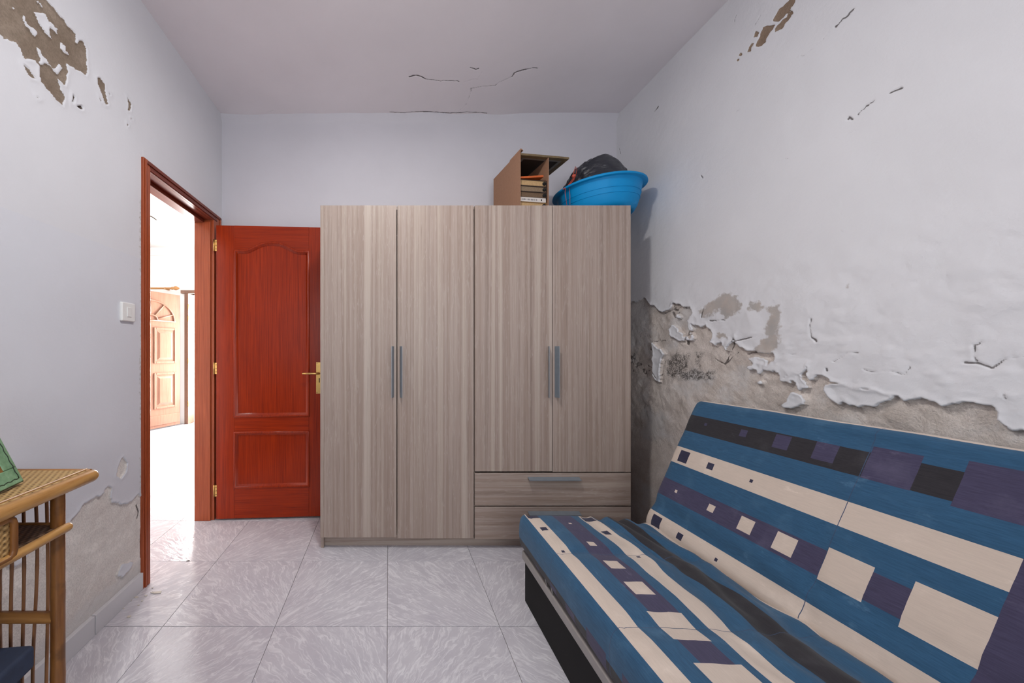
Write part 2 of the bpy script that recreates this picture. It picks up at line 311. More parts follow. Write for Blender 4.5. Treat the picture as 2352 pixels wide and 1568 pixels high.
# ------------------------------------------------------------------ right wall (peeling paint over damp plaster)
def px_poly(pts, wall, scale=1.0, org=(0, 0)): return [onwall(org[0] + p[0] * scale, org[1] + p[1] * scale, wall) for p in pts]
def blend_max(*a): r = a[0]; [r := np.maximum(r, b) for b in a[1:]]; return r
FAR = -1.0
def build_right():
    us = axis_vals(YR, YB + 0.04, 0.80, YB + 0.04, 0.0038); vs = axis_vals(-0.02, ZC + 0.04, 0.45, ZC + 0.04, 0.0040)
    U, V = np.meshgrid(us, vs, indexing='ij')
    j1 = fbm(U, V, 16, 6, 1); j2 = fbm(U, V, 16, 6, 9); j3 = fbm(U, V, 90, 3, 12); k1 = fbm(U, V, 7, 3, 4)
    Uj = U + j1 * 0.05 + j3 * 0.008; Vj = V + j2 * 0.05 + k1 * 0.02 + j3 * 0.01
    Z6 = (0.3878, (1440, 540))
    main = px_poly([(1420, 690), (1470, 689), (1486, 684), (1500, 700), (1520, 719), (1530, 714), (1543, 705), (1547, 692), (1563, 700), (1586, 706), (1590, 720), (1580, 732),
        (1592, 743), (1606, 748), (1622, 742), (1633, 754), (1636, 776), (1626, 790), (1642, 795), (1656, 786), (1666, 802), (1678, 778), (1686, 775), (1696, 792),
        (1718, 803), (1742, 806), (1772, 812), (1778, 824), (1741, 839), (1762, 847), (1797, 853), (1818, 863), (1842, 857), (1857, 843), (1851, 873), (1866, 868),
        (1886, 865), (1911, 872), (1936, 878), (1952, 884), (2000, 884), (2052, 909), (2080, 916), (2119, 914), (2150, 922), (2165, 926), (2196, 932), (2235, 934),
        (2262, 939), (2281, 951), (2281, 970), (2305, 980), (2328, 988), (2352, 992), (2420, 1005), (2600, 1030)], XR)
    main = main + [(0.45, main[-1][1] - 0.05), (0.40, -0.3), (2.9, -0.3)]
    flakeA = px_poly([(1180, 880), (1185, 960), (1240, 1005), (1310, 990), (1380, 1030), (1500, 1010), (1575, 975), (1570, 940), (1480, 895), (1330, 880), (1250, 868)], XR, *Z6)
    flakeB = px_poly([(905, 1000), (960, 950), (1010, 945), (1040, 975), (1010, 1015), (930, 1015)], XR, *Z6)
    flakeC = px_poly([(150, 640), (200, 655), (225, 700), (200, 780), (190, 870), (165, 850), (150, 780)], XR, *Z6)
    flakeD = px_poly([(520, 520), (585, 520), (590, 575), (540, 590), (545, 640), (500, 640), (510, 590), (495, 550)], XR, *Z6)
    peel = poly_sdf(Uj, Vj, main)
    isl = fbm(U, V, 11, 4, 160); zone_i = sstep(poly_sdf(U, V, px_poly([(1500, 690), (1640, 700), (1760, 810), (1900, 880), (1990, 930), (1850, 915), (1700, 880), (1640, 800), (1500, 790)], XR)), -0.03, 0.05)
    peel = np.minimum(peel, 0.25 * (0.20 - isl * zone_i) - 0.010)
    for fl in (flakeA, flakeB, flakeC): peel = np.minimum(peel, -poly_sdf(Uj, Vj, fl))
    ZU = (0.3027, (1640, 0))
    ups = [[(660, -90), (600, 40), (560, 100), (520, 140), (480, 170), (450, 165), (455, 130), (500, 70), (560, 10), (620, -90)],
           [(580, 75), (597, 100), (560, 160), (510, 220), (470, 243), (462, 222), (500, 175), (540, 140)],
           [(465, 188), (430, 250), (402, 290), (380, 340), (340, 355), (318, 345), (335, 300), (355, 250), (372, 205), (410, 193)],
           [(312, 322), (288, 360), (285, 392), (258, 397), (270, 360), (292, 328)], [(320, 236), (344, 243), (330, 277), (301, 286)],
           [(203, 398), (222, 408), (205, 428), (193, 420)], [(176, 448), (202, 446), (188, 470), (174, 464)]]
    Us = U + j1 * 0.012 + j3 * 0.010; Vs = V + j2 * 0.012 + j3 * 0.012
    for p in ups: peel = np.maximum(peel, poly_sdf(Us, Vs, px_poly(p, XR, *ZU)))
    stain = FAR + 0 * U
    for p in ([(1605, 708), (1640, 692), (1660, 674), (1690, 676), (1706, 695), (1702, 714), (1672, 728), (1650, 716), (1634, 727), (1612, 724)],
              [(1718, 690), (1742, 684), (1748, 704), (1738, 714), (1720, 708)],
              [(1755, 702), (1792, 698), (1794, 735), (1784, 760), (1794, 788), (1780, 808), (1752, 800), (1740, 786), (1762, 770), (1757, 745), (1768, 722)],
              [(1730, 790), (1760, 788), (1790, 800), (1775, 815), (1735, 808)], [(1645, 765), (1668, 768), (1670, 778), (1650, 782)]):
        stain = np.maximum(stain, poly_sdf(Uj, Vj, px_poly(p, XR)))
    stain = np.maximum(stain, -0.004 - np.abs(poly_sdf(Uj, Vj, px_poly([(1950, 645), (1985, 632), (2000, 650), (1985, 672), (1962, 668)], XR))) * 1.5)
    mold = FAR + 0 * U
    for p in ([(1528, 828), (1552, 812), (1578, 814), (1572, 852), (1540, 878), (1525, 862)], [(1594, 814), (1612, 811), (1604, 850), (1594, 846)],
              [(1618, 852), (1641, 848), (1637, 880), (1618, 876)], [(1560, 850), (1612, 852), (1622, 872), (1555, 874)]):
        mold = np.maximum(mold, poly_sdf(Uj, Vj, px_poly(p, XR)))
    salt = -0.02 - 0.2 * (V > 1.75) + fbm(U, V, 6, 5, 20) * 0.16 + 0.03 * sstep(U, 1.75, 2.2) * sstep(V, 1.05, 1.3)
    j4 = fbm(U, V, 45, 3, 14); j5 = fbm(U, V, 45, 3, 17)
    crack = FAR + 0 * U
    z = lambda pts: px_poly(pts, XR, *Z6); zu = lambda pts: px_poly(pts, XR, *ZU)
    Uc = U + j1 * 0.014 + j4 * 0.010; Vc = V + j2 * 0.014 + j5 * 0.010
    for pts, w in ((zu([(1055, 80), (1000, 130), (930, 200)]), 0.0042), (zu([(1195, 770), (1150, 795), (1138, 818), (1110, 838), (1090, 860)]), 0.0024), (zu([(1410, 660), (1360, 685), (1312, 710)]), 0.0014), (zu([(870, 245), (790, 325), (690, 415), (640, 430)]), 0.0002), (zu([(1005, 912), (1020, 888), (1045, 905)]), 0.0020)):
        crack = np.maximum(crack, w - line_d(Us + j4 * 0.005, Vs + j5 * 0.005, pts))
    for pts, w in ((zu([(870, 245), (790, 325), (690, 415), (640, 430)]), 0.0004), (zu([(1195, 770), (1150, 795)]), 0.0035),
                   (zu([(1138, 818), (1110, 838), (1090, 860)]), 0.0028), (zu([(1410, 660), (1360, 685), (1312, 710)]), 0.0022), (zu([(1005, 912), (1020, 888), (1045, 905)]), 0.0025),
                   (zu([(1060, 990), (960, 1025), (820, 1080), (600, 1190), (480, 1215)]), 0.0003), (zu([(350, 125), (315, 190)]), 0.0012), (zu([(170, 120), (160, 170)]), 0.0012),
                   (z([(2062, 657), (2090, 652), (2106, 636)]), 0.0022), (z([(2070, 660), (2070, 710), (2092, 752)]), 0.0022),
                   (z([(2010, 755), (2070, 760), (2120, 772), (2155, 785), (2200, 760), (2250, 738), (2352, 715)]), 0.0026), (z([(1225, 740), (1295, 718), (1310, 690), (1380, 690)]), 0.0018),
                   (z([(885, 710), (970, 706), (1005, 700)]), 0.0018), (z([(1405, 785), (1450, 805), (1560, 805), (1650, 828), (1690, 795), (1697, 772)]), 0.0016),
                   (z([(1090, 495), (1098, 600)]), 0.0014), (z([(1100, 605), (1125, 625)]), 0.0035), (z([(1185, 790), (1190, 805)]), 0.005), (z([(490, 505), (580, 498)]), 0.0022),
                   (z([(450, 425), (440, 485)]), 0.0030), (z([(560, 760), (600, 690), (625, 610), (640, 625), (735, 600)]), 0.0034), (z([(500, 730), (560, 760), (640, 690)]), 0.0026),
                   (z([(690, 698), (760, 690)]), 0.0035), (z([(340, 640), (355, 570)]), 0.0035), (z([(345, 630), (350, 640)]), 0.010), (z([(160, 430), (215, 462), (270, 440), (272, 400), (340, 430)]), 0.0030),
                   (z([(285, 490), (300, 455)]), 0.003), (z([(110, 770), (150, 800), (185, 875), (205, 800), (215, 750)]), 0.0022), (z([(150, 632), (215, 622)]), 0.0022), (z([(2225, 940), (2226, 952)]), 0.003), (px_poly([(1503, 256), (1512, 244)], XR), 0.003), (px_poly([(1686, 258), (1698, 254)], XR), 0.0012), (px_poly([(1608, 402), (1611, 408)], XR), 0.003),
                   (px_poly([(1928, 528), (1935, 533)], XR), 0.002), (px_poly([(2166, 425), (2164, 450)], XR), 0.0006), (px_poly([(1932, 440), (1930, 500)], XR), -0.0003), (px_poly([(2305, 912), (2310, 918)], XR), 0.002), (px_poly([(1425, 352), (1422, 340)], XR), 0.003)):
        crack = np.maximum(crack, w * 0.8 - line_d(Uc, Vc, pts) + fbm(U, V, 24, 2, 31) * 0.004)
    zone = sstep(peel, 0.0, 0.015) * sstep(V, 0.80, 0.95)
    crev = 0.0012 * 1 - np.abs(fbm(U + j1 * 0.05, V * 1.3 + j2 * 0.05, 9, 4, 150)) * 0.06 - 0.02 * (1 - sstep(fbm(U, V, 6, 2, 155), 0.06, 0.22)) - 0.02 * (1 - zone)
    crack = np.maximum(crack, crev)
    und = fbm(U, V, 1.6, 3, 40) * 0.016 + fbm(U, V, 7, 3, 41) * 0.006
    rough = fbm(U, V, 30, 4, 44) * 0.008 + fbm(U, V, 12, 3, 45) * 0.012
    edge = np.exp(-(np.minimum(peel, 0) / 0.013) ** 2) * (peel < 0) * 0.0035 * np.clip(0.4 + 2.4 * k1 + 0.6, 0.2, 1.6)
    low = sstep(V, 1.75, 1.35)
    H = und + edge * low - sstep(peel, -0.002, 0.004) * (0.004 + 0.010 * low) + sstep(peel, 0, 0.02) * rough * low - sstep(crack, -0.002, 0.002) * 0.004
    H = H + fbm(U, V, 14, 4, 47) * 0.008 * low + np.maximum(0, fbm(U * 0.6 + V * 0.4, V, 20, 3, 49)) * 0.010 * sstep(V, 1.7, 1.1) * (peel < 0)
    H = H * sstep(U, 0.80, 0.92) * sstep(V, 0.45, 0.60)
    place = lambda a, b, h: np.stack([XR - h, a, b], -1)
    o = relief('wall_right', us, vs, place, H, {'peel': peel, 'stain': stain, 'mold': mold, 'salt': salt, 'crack': crack}, M_WALLR)
    o.data.materials.append(M_WALLRU); c = np.empty(len(o.data.polygons) * 3); o.data.polygons.foreach_get('center', c)
    o.data.polygons.foreach_set('material_index', (c.reshape(-1, 3)[:, 2] > 1.75).astype(np.int32)); return o
wall_right = build_right()

# ------------------------------------------------------------------ left wall with the doorway
DY0, DY1, DZ = 1.785, 2.515, 2.055
def build_left():
    us = axis_vals(YR, YB + 0.04, 1.00, YB + 0.04, 0.0045); us[np.argmin(abs(us - DY0))] = DY0; us[np.argmin(abs(us - DY1))] = DY1
    vs = axis_vals(0, ZC + 0.04, 0.0, ZC + 0.04, 0.0045); vs[np.argmin(abs(vs - DZ))] = DZ
    U, V = np.meshgrid(us, vs, indexing='ij')
    j1 = fbm(U, V, 26, 5, 51); j2 = fbm(U, V, 26, 5, 59); j3 = fbm(U, V, 70, 3, 55); Uj = U + j1 * 0.018 + j3 * 0.010; Vj = V + j2 * 0.018 + j3 * 0.012
    ZA = (0.2423, (0, 0)); ZB = (0.375, (0, 980)); q = lambda p, s: px_poly(p, XL, *s)
    top = poly_sdf(Uj, Vj, q([(430, 0), (500, 70), (560, 130), (610, 190), (640, 240), (690, 280), (725, 320), (735, 355), (715, 400), (745, 415), (760, 375), (790, 400), (825, 470), (830, 560),
        (825, 600), (842, 650), (825, 718), (790, 690), (730, 655), (640, 595), (655, 680), (647, 770), (636, 818), (600, 790), (555, 740), (590, 850), (612, 930), (602, 988), (560, 950), (500, 900),
        (440, 840), (400, 780), (385, 700), (380, 650), (385, 610), (360, 600), (340, 560), (300, 550), (245, 555), (230, 520), (180, 450), (150, 400), (110, 405), (80, 370), (50, 380), (20, 340), (0, 325),
        (-300, 150), (-300, -500), (250, -200)], ZA))
    for isl in ([(330, 110), (430, 115), (470, 190), (500, 230), (540, 270), (552, 322), (520, 290), (470, 260), (465, 290), (490, 362), (440, 320), (400, 240), (375, 200), (365, 155)],
                [(225, 135), (250, 165), (270, 230), (320, 265), (367, 322), (325, 342), (280, 280), (240, 215), (222, 175)],
                [(342, 418), (382, 460), (400, 510), (440, 540), (484, 615), (440, 600), (420, 585), (390, 605), (372, 570), (385, 545)],
                [(572, 378), (632, 440), (640, 480), (684, 512), (630, 502), (588, 460)], [(490, 630), (540, 640), (562, 598), (604, 650), (560, 700), (540, 690)],
                [(375, 0), (395, 25), (412, 70), (395, 55), (378, 25)], [(128, 45), (140, 60), (136, 82), (128, 70)], [(345, 0), (365, 0), (362, 22)]):
        top = np.minimum(top, -poly_sdf(Uj, Vj, q(isl, ZA)))
    Us = U + j1 * 0.006; Vs = V + j2 * 0.006
    for p in ([(930, 738), (957, 738), (1000, 800), (1000, 850), (1032, 988), (1005, 986), (975, 900), (933, 790)], [(233, 613), (292, 660), (320, 710), (357, 752), (300, 732), (263, 680)],
              [(1213, 926), (1252, 985), (1240, 1048), (1218, 1042), (1225, 990)], [(705, 893), (720, 920), (712, 962), (688, 977), (700, 940)], [(725, 1003), (785, 998), (797, 1032), (770, 1034)],
              [(1036, 876), (1056, 890), (1050, 905)], [(945, 915), (970, 955), (960, 962)], [(1240, 1115), (1266, 1132), (1245, 1128)], [(1210, 1168), (1224, 1180), (1214, 1194)], [(365, 915), (384, 940), (372, 944)]):
        top = np.maximum(top, poly_sdf(Us, Vs, q(p, ZA)))
    lo = poly_sdf(Uj, Vj, q([(692, 370), (680, 410), (690, 465), (716, 466), (740, 472), (800, 460), (830, 430), (850, 405), (868, 420), (900, 470), (900, 1000), (720, 1120), (400, 1400), (-700, 2300), (-900, 1100),
        (-200, 880), (0, 830), (30, 830), (60, 852), (130, 842), (180, 790), (190, 740), (230, 700), (300, 680), (400, 640), (430, 590), (455, 550), (490, 510), (515, 475), (550, 460), (590, 430), (640, 412), (648, 372)], ZB))
    lo = np.minimum(lo, -poly_sdf(Uj, Vj, q([(745, 845), (785, 832), (812, 835), (792, 882), (742, 926), (720, 905)], ZB)))
    spot = poly_sdf(Us, Vs, q([(758, 185), (780, 220), (776, 275), (745, 316), (715, 302), (725, 250), (743, 200)], ZB))
    peel = np.maximum(np.maximum(top, lo), spot)
    edge_strip = np.where((U > DY0 - 0.06) & (U < DY0 + 0.02) & (V < 1.9), 0.006 - np.abs(U - (DY0 - 0.033 + 0.012 * fbm(U * 0, V, 8, 3, 71))), FAR)
    stain = np.maximum(edge_strip, FAR); mold = FAR + 0 * U
    holes = np.maximum(poly_sdf(Us, Vs, q([(705, 893), (720, 920), (712, 962), (688, 977), (700, 940)], ZA)), poly_sdf(Us, Vs, q([(735, 1003), (785, 998), (797, 1032), (770, 1034)], ZA)))
    crack = holes * 1.0
    for pts, w in ((q([(460, 0), (540, 70), (600, 130), (680, 170), (760, 250), (820, 350), (825, 480), (850, 580), (895, 640)], ZA), -0.0006), (q([(600, 0), (630, 90)], ZA), -0.0006),
                   (q([(845, 480), (858, 520), (850, 560)], ZB), 0.004), (q([(868, 590), (864, 800)], ZB), 0.0022)):
        crack = np.maximum(crack, w - line_d(Us, Vs, pts))
    salt = -0.05 - 0.2 * (V > 1.6) + fbm(U, V, 6, 4, 61) * 0.08 + 0.09 * sstep(V, 0.20, 0.09)
    und = fbm(U, V, 1.8, 3, 80) * 0.010
    H = und + np.exp(-(np.minimum(peel, 0) / 0.012) ** 2) * (peel < 0) * 0.0025 - sstep(peel, -0.002, 0.003) * 0.0055 + sstep(peel, 0, 0.01) * fbm(U, V, 40, 4, 85) * 0.005 - sstep(crack, -0.002, 0.002) * 0.004
    fr_ = np.minimum(np.minimum(np.abs(U - DY0), np.abs(U - DY1)) , 1) ; keep = np.where(V < DZ + 0.05, sstep(fr_, 0.0, 0.06), 1.0) * sstep(U, 1.0, 1.06)
    keep = np.where((V > DZ - 0.02) & (V < DZ + 0.12) & (U > DY0 - 0.02), np.minimum(keep, sstep(V, DZ + 0.02, DZ + 0.12)), keep)
    H = H * np.maximum(keep, sstep(peel, -0.01, 0.0) * (U < DY0 - 0.036))
    place = lambda a, b, h: np.stack([XL + h, a, b], -1)
    o = relief('wall_left', us, vs, place, H, {'peel': peel, 'stain': stain, 'mold': mold, 'salt': salt, 'crack': crack}, M_WALLL, hole=(DY0, DY1, -1, DZ))
    o.data.materials.append(M_WALLU)
    zc = np.empty(len(o.data.polygons) * 3); o.data.polygons.foreach_get('center', zc)
    o.data.polygons.foreach_set('material_index', (zc.reshape(-1, 3)[:, 2] > 1.6).astype(np.int32))
    return o
wall_left = build_left()

# ------------------------------------------------------------------ back wall, ceiling, rear wall with window
def build_back():
    us = axis_vals(XL - 0.03, XR + 0.05, XL - 0.03, XR + 0.05, 0.008); vs = axis_vals(0, ZC + 0.05, 1.2, ZC + 0.05, 0.008, 0.3); U, V = np.meshgrid(us, vs, indexing='ij')
    H = fbm(U, V, 2.0, 3, 90) * 0.012 + fbm(U, V, 11, 2, 93) * 0.0025 + 0.03 * sstep(V, ZC - 0.06, ZC + 0.02)
    F = FAR + 0 * U
    return relief('wall_back', us, vs, lambda a, b, h: np.stack([a, YB - h, b], -1), H, {'peel': F, 'stain': F, 'mold': F, 'salt': F, 'crack': F}, M_WALLB)
wall_back = build_back()
def build_ceiling():
    us = axis_vals(XL - 0.03, XR + 0.05, XL - 0.03, XR + 0.05, 0.0045); vs = axis_vals(YR - 0.05, YB + 0.05, 1.70, YB + 0.05, 0.004); U, V = np.meshgrid(us, vs, indexing='ij')
    j1 = fbm(U, V, 25, 4, 101); j2 = fbm(U, V, 25, 4, 105); Uj = U + j1 * 0.012; Vj = V + j2 * 0.012
    z = lambda pts: [onceil(840 + x * 0.2551, 100 + y * 0.2551) for x, y in pts]
    crack = FAR + 0 * U
    for pts, w in ((z([(390, 305), (455, 287), (500, 300), (535, 325)]), 0.004), (z([(535, 325), (610, 330), (675, 342), (700, 332), (740, 340), (825, 335), (838, 348)]), 0.0022), (z([(940, 218), (975, 222), (995, 232), (1015, 222)]), 0.0035),
                   (z([(1545, 220), (1510, 215), (1440, 230)]), 0.0028), (z([(1440, 230), (1370, 250), (1340, 262), (1315, 295)]), 0.004), (z([(1315, 295), (1210, 345), (1165, 378)]), 0.0018),
                   (z([(1165, 378), (1060, 385), (950, 402), (945, 440), (905, 550)]), 0.0015), (z([(905, 550), (830, 610), (800, 640), (792, 655)]), 0.0009), (z([(890, 345), (985, 312), (1005, 320), (1050, 250)]), 0.0004),
                   ([(p[0], YB - 0.034 + 0.004 * math.sin(i * 2.1)) for i, p in enumerate(z([(220, 655), (350, 660), (480, 664), (620, 674), (760, 680), (900, 672), (1000, 660), (1080, 655)]))], 0.0034), (z([(-930, 640), (-860, 610), (-820, 600)]), 0.0006)):
        crack = np.maximum(crack, w - line_d(Uj, Vj, pts) + fbm(U, V, 40, 2, 108) * 0.002)
    near = sstep(V, YB - 0.16, YB); near = near * near
    H = fbm(U, V, 1.5, 3, 110) * 0.010 + near * (fbm(U, V * 0, 3.0, 2, 113) * 0.03 + 0.004) - sstep(crack, -0.002, 0.002) * 0.003
    H = H * sstep(V, 1.6, 1.75)
    F = FAR + 0 * U
    return relief('ceiling', us, vs, lambda a, b, h: np.stack([a, b, ZC - h], -1), H, {'peel': F, 'stain': F, 'mold': F, 'salt': F, 'crack': crack}, M_CEIL)
ceiling = build_ceiling()
WX0, WX1, WZ0, WZ1 = -0.50, 1.00, 0.95, 2.25
wr = MB()
for b in ((XL, WX0, 0, ZC), (WX1, XR, 0, ZC), (WX0, WX1, 0, WZ0), (WX0, WX1, WZ1, ZC)): wr.box(b[0], b[1], YR - 0.2, YR, b[2], b[3])
tag(wr.build('wall_rear', M_WALLB), kind='structure')
M_WHITE = simple('white_lacquer', (232, 232, 230), 0.4, var=0.02)
win = empty('window_1', ((WX0 + WX1) / 2, YR - 0.12, WZ0), label='white framed window behind the viewer', kind='structure')
fw = MB(); t_ = 0.05
for b in ((WX0, WX0 + t_, WZ0, WZ1), (WX1 - t_, WX1, WZ0, WZ1), (WX0 + t_, WX1 - t_, WZ0, WZ0 + t_), (WX0 + t_, WX1 - t_, WZ1 - t_, WZ1), (0.225, 0.275, WZ0 + t_, WZ1 - t_)): fw.box(b[0], b[1], YR - 0.16, YR - 0.10, b[2], b[3])
fw.build('window_frame', M_WHITE, win, bevel=0.003)
tg = NT('window_glass'); tr = tg.n('ShaderNodeBsdfTransparent'); gl = tg.n('ShaderNodeBsdfGlossy'); gl.inputs['Roughness'].default_value = 0.02; mx = tg.n('ShaderNodeMixShader'); mx.inputs[0].default_value = 0.06
tg.t.links.new(tr.outputs[0], mx.inputs[1]); tg.t.links.new(gl.outputs[0], mx.inputs[2]); tg.t.links.new(mx.outputs[0], tg.out.inputs[0])
for a, b in ((WX0 + t_, 0.225), (0.275, WX1 - t_)): MB().box(a, b, YR - 0.132, YR - 0.126, WZ0 + t_, WZ1 - t_).build('pane', tg.m, win)
# skirting along the left wall, in separate tiles
sk = empty('baseboard_left', (XL, 1.0, 0), kind='structure'); joints = [1.752, 1.465, 1.02, 0.57, 0.12, -0.33, -0.78, -1.23, -1.68, YR]
for a, b in zip(joints[:-1], joints[1:]): MB().box(XL - 0.012, XL + 0.011, b + 0.0015, a - 0.0015, 0.0, 0.080).build('skirting_tile', M_SKIRT, sk, bevel=0.002)

# ------------------------------------------------------------------ hall seen through the doorway
def hstruct(name, boxes, mat=M_HALL):
    m = MB()
    for b in boxes: m.box(*b)
    return tag(m.build(name, mat), kind='structure')
EX0, EX1, EZ = -3.19, -2.25, 2.06       # entrance opening in the far hall wall
hstruct('wall_hall_far', [(HX0, EX0, HY1, HY1 + 0.2, 0, HZC), (EX1, -0.9, HY1, HY1 + 0.2, 0, HZC), (EX0, EX1, HY1, HY1 + 0.2, EZ, HZC)])
hstruct('wall_hall_near', [(HX0, XL - WT, HY0 - 0.1, HY0, 0, HZC)])
hstruct('wall_hall_side', [(HX0 - 0.1, HX0, HY0, HY1, 0, HZC)])
hstruct('wall_hall_inner', [(XL - WT, XL - 0.03, HY0, DY0 - 0.002, 0, ZC), (XL - WT, XL - 0.03, DY1 + 0.002, YB, 0, ZC), (XL - WT, XL - 0.03, DY0 - 0.002, DY1 + 0.002, DZ + 0.002, ZC), (XL - WT, XL - WT + 0.1, YB, HY1, 0, HZC)])
hstruct('ceiling_hall', [(HX0, XL - WT, HY0, HY1, HZC, HZC + 0.08)])
cor = MB(); prof = [(0, 0), (0, -0.11), (0.02, -0.11), (0.03, -0.075), (0.06, -0.04), (0.075, -0.03), (0.08, 0)]
cor.prism([(HY1 - p[0], HZC + p[1]) for p in prof], 'x', HX0, XL - WT)
tag(cor.build('trim_hall_cornice', M_HALL), kind='structure')
# entrance door, swung open into the hall
M_OAKD = simple('entrance_frame_wood', (112, 82, 66), 0.5, var=0.1)  # darker brown wood of the entrance posts and head
hd = empty('door_2', (-3.27, 5.64, 0), math.atan2(5.22 - 5.66, -3.48 + 3.28), label='open panelled wooden entrance door with a fan motif at the top', kind='structure')
DW = 0.92
def part(name, b, mat, par=hd, bev=0.003): return MB().box(*b).build(name, mat, par, local=True, bevel=bev)
part('leaf', (0, DW, -0.02, 0.02, 0.02, 2.02), M_OAK)
for sgn in (1, -1):
    y0, y1 = (0.02, 0.034) if sgn > 0 else (-0.034, -0.02)
    for cx_ in (0.24, 0.68):
        for z0, z1 in ((0.30, 0.83), (0.97, 1.50)):
            pm = MB(); a0, a1 = cx_ - 0.17, cx_ + 0.17
            for b in ((a0, a0 + 0.03, z0, z1), (a1 - 0.03, a1, z0, z1), (a0 + 0.03, a1 - 0.03, z0, z0 + 0.03), (a0 + 0.03, a1 - 0.03, z1 - 0.03, z1)): pm.box(b[0], b[1], y0, y1, b[2], b[3])
            pm.build('panel_moulding', M_OAK, hd, local=True, bevel=0.006)
            rp = MB(); c0, c1, d0, d1 = a0 + 0.055, a1 - 0.055, z0 + 0.055, z1 - 0.055; yy = y1 if sgn > 0 else y0; yb = 0.02 * sgn
            rp.add([(c0, yb, d0), (c1, yb, d0), (c1, yb, d1), (c0, yb, d1), (c0 + 0.03, yy, d0 + 0.03), (c1 - 0.03, yy, d0 + 0.03), (c1 - 0.03, yy, d1 - 0.03), (c0 + 0.03, yy, d1 - 0.03)],
                   [(0, 1, 5, 4), (1, 2, 6, 5), (2, 3, 7, 6), (3, 0, 4, 7), (4, 5, 6, 7)]); rp.build('raised_panel', M_OAK, hd, local=True)
    fan = MB(); cxx, czz = DW / 2, 1.60; ym = (y0 + y1) / 2
    for rr in (0.36, 0.10): fan.tube([(cxx + rr * math.cos(a), ym, czz + rr * 0.82 * math.sin(a)) for a in np.linspace(0, math.pi, 25)], 0.013, 6)
    for a in np.linspace(0.35, math.pi - 0.35, 5): fan.tube([(cxx + 0.1 * math.cos(a), ym, czz + 0.082 * math.sin(a)), (cxx + 0.36 * math.cos(a), ym, czz + 0.295 * math.sin(a))], 0.009, 6)
    fan.tube([(cxx - 0.38, ym, czz), (cxx + 0.38, ym, czz)], 0.011, 6); fan.build('fan_moulding', M_OAK, hd, local=True)
    part('kick_rail', (0.02, DW - 0.02, y0, y1 - 0.004 * sgn if sgn > 0 else y1, 0.06, 0.20), M_OAK)
post = empty('trim_entrance_frame', (EX0, HY1, 0), label='wooden frame of the entrance opening', kind='structure')
for b in ((EX0 - 0.03, EX0 + 0.03, HY1 - 0.06, HY1 + 0.12, 0, EZ), (EX1 - 0.03, EX1 + 0.03, HY1 - 0.06, HY1 + 0.12, 0, EZ)): MB().box(*b).build('frame_post', M_OAKD, post, bevel=0.004)
MB().box(EX0 - 0.09, EX1 + 0.03, HY1 - 0.06, HY1 + 0.12, EZ, EZ + 0.05).build('frame_head', M_OAKD, post, bevel=0.004)
for z in (0.28, 0.95, 1.62, 1.80): MB().tube([(EX0 + 0.035, HY1 - 0.065, z), (EX0 + 0.035, HY1 - 0.065, z + 0.09)], 0.009, 8).build('hinge', M_BRASS, post)
M_ROD = simple('varnished_wood_rod', (176, 126, 72), 0.4)
rod = empty('curtain_rod', (-3.9, HY1 - 0.09, 2.135), label='wooden curtain rod with turned finial above the entrance door', cat='curtain rod')
MB().tube([(-4.45, HY1 - 0.09, 2.135), (-3.40, HY1 - 0.09, 2.135)], 0.014, 12).build('rod', M_ROD, rod)
Mx = Matrix.Translation((-3.40, HY1 - 0.09, 2.135)) @ Matrix.Rotation(R(90), 4, 'Y')
MB().lathe([(0.001, 0.0), (0.022, 0.0), (0.024, 0.012), (0.015, 0.02), (0.03, 0.05), (0.032, 0.07), (0.02, 0.10), (0.001, 0.125)], seg=16, M=Mx).build('finial', M_ROD, rod)
for x in (-4.3, -3.5): MB().box(x - 0.012, x + 0.012, HY1 - 0.105, HY1 + 0.005, 2.115, 2.15).build('bracket', M_ROD, rod, bevel=0.003)
M_IRON = simple('dark_bronze', (70, 58, 48), 0.45, 0.6)
hl = empty('hall_lamp', (-2.86, 4.1, HZC), label='hanging hall lamp with curved bronze arm and small glass shade', cat='lamp')
MB().tube([(-2.86, 4.1, HZC), (-2.86, 4.1, HZC - 0.16)], 0.009, 8).build('stem', M_IRON, hl)
MB().lathe([(0.001, -0.03), (0.04, -0.028), (0.055, -0.012), (0.055, 0)], (-2.86, 4.1, HZC)).build('canopy', M_IRON, hl)
for a in (0, 2.1, 4.2):
    MB().tube([(-2.86 + math.cos(a) * r_, 4.1 + math.sin(a) * r_, HZC - 0.15 + 0.07 * math.sin(r_ / 0.23 * math.pi * 0.9) - 0.02 * r_ / 0.23) for r_ in np.linspace(0, 0.23, 10)], 0.007, 6).build('arm', M_IRON, hl)
    MB().lathe([(0.018, 0), (0.03, -0.02), (0.05, -0.06), (0.065, -0.075), (0.06, -0.075), (0.045, -0.055), (0.014, -0.002)], (-2.86 + math.cos(a) * 0.23, 4.1 + math.sin(a) * 0.23, HZC - 0.15), 20).build('shade', M_WHITE, hl)

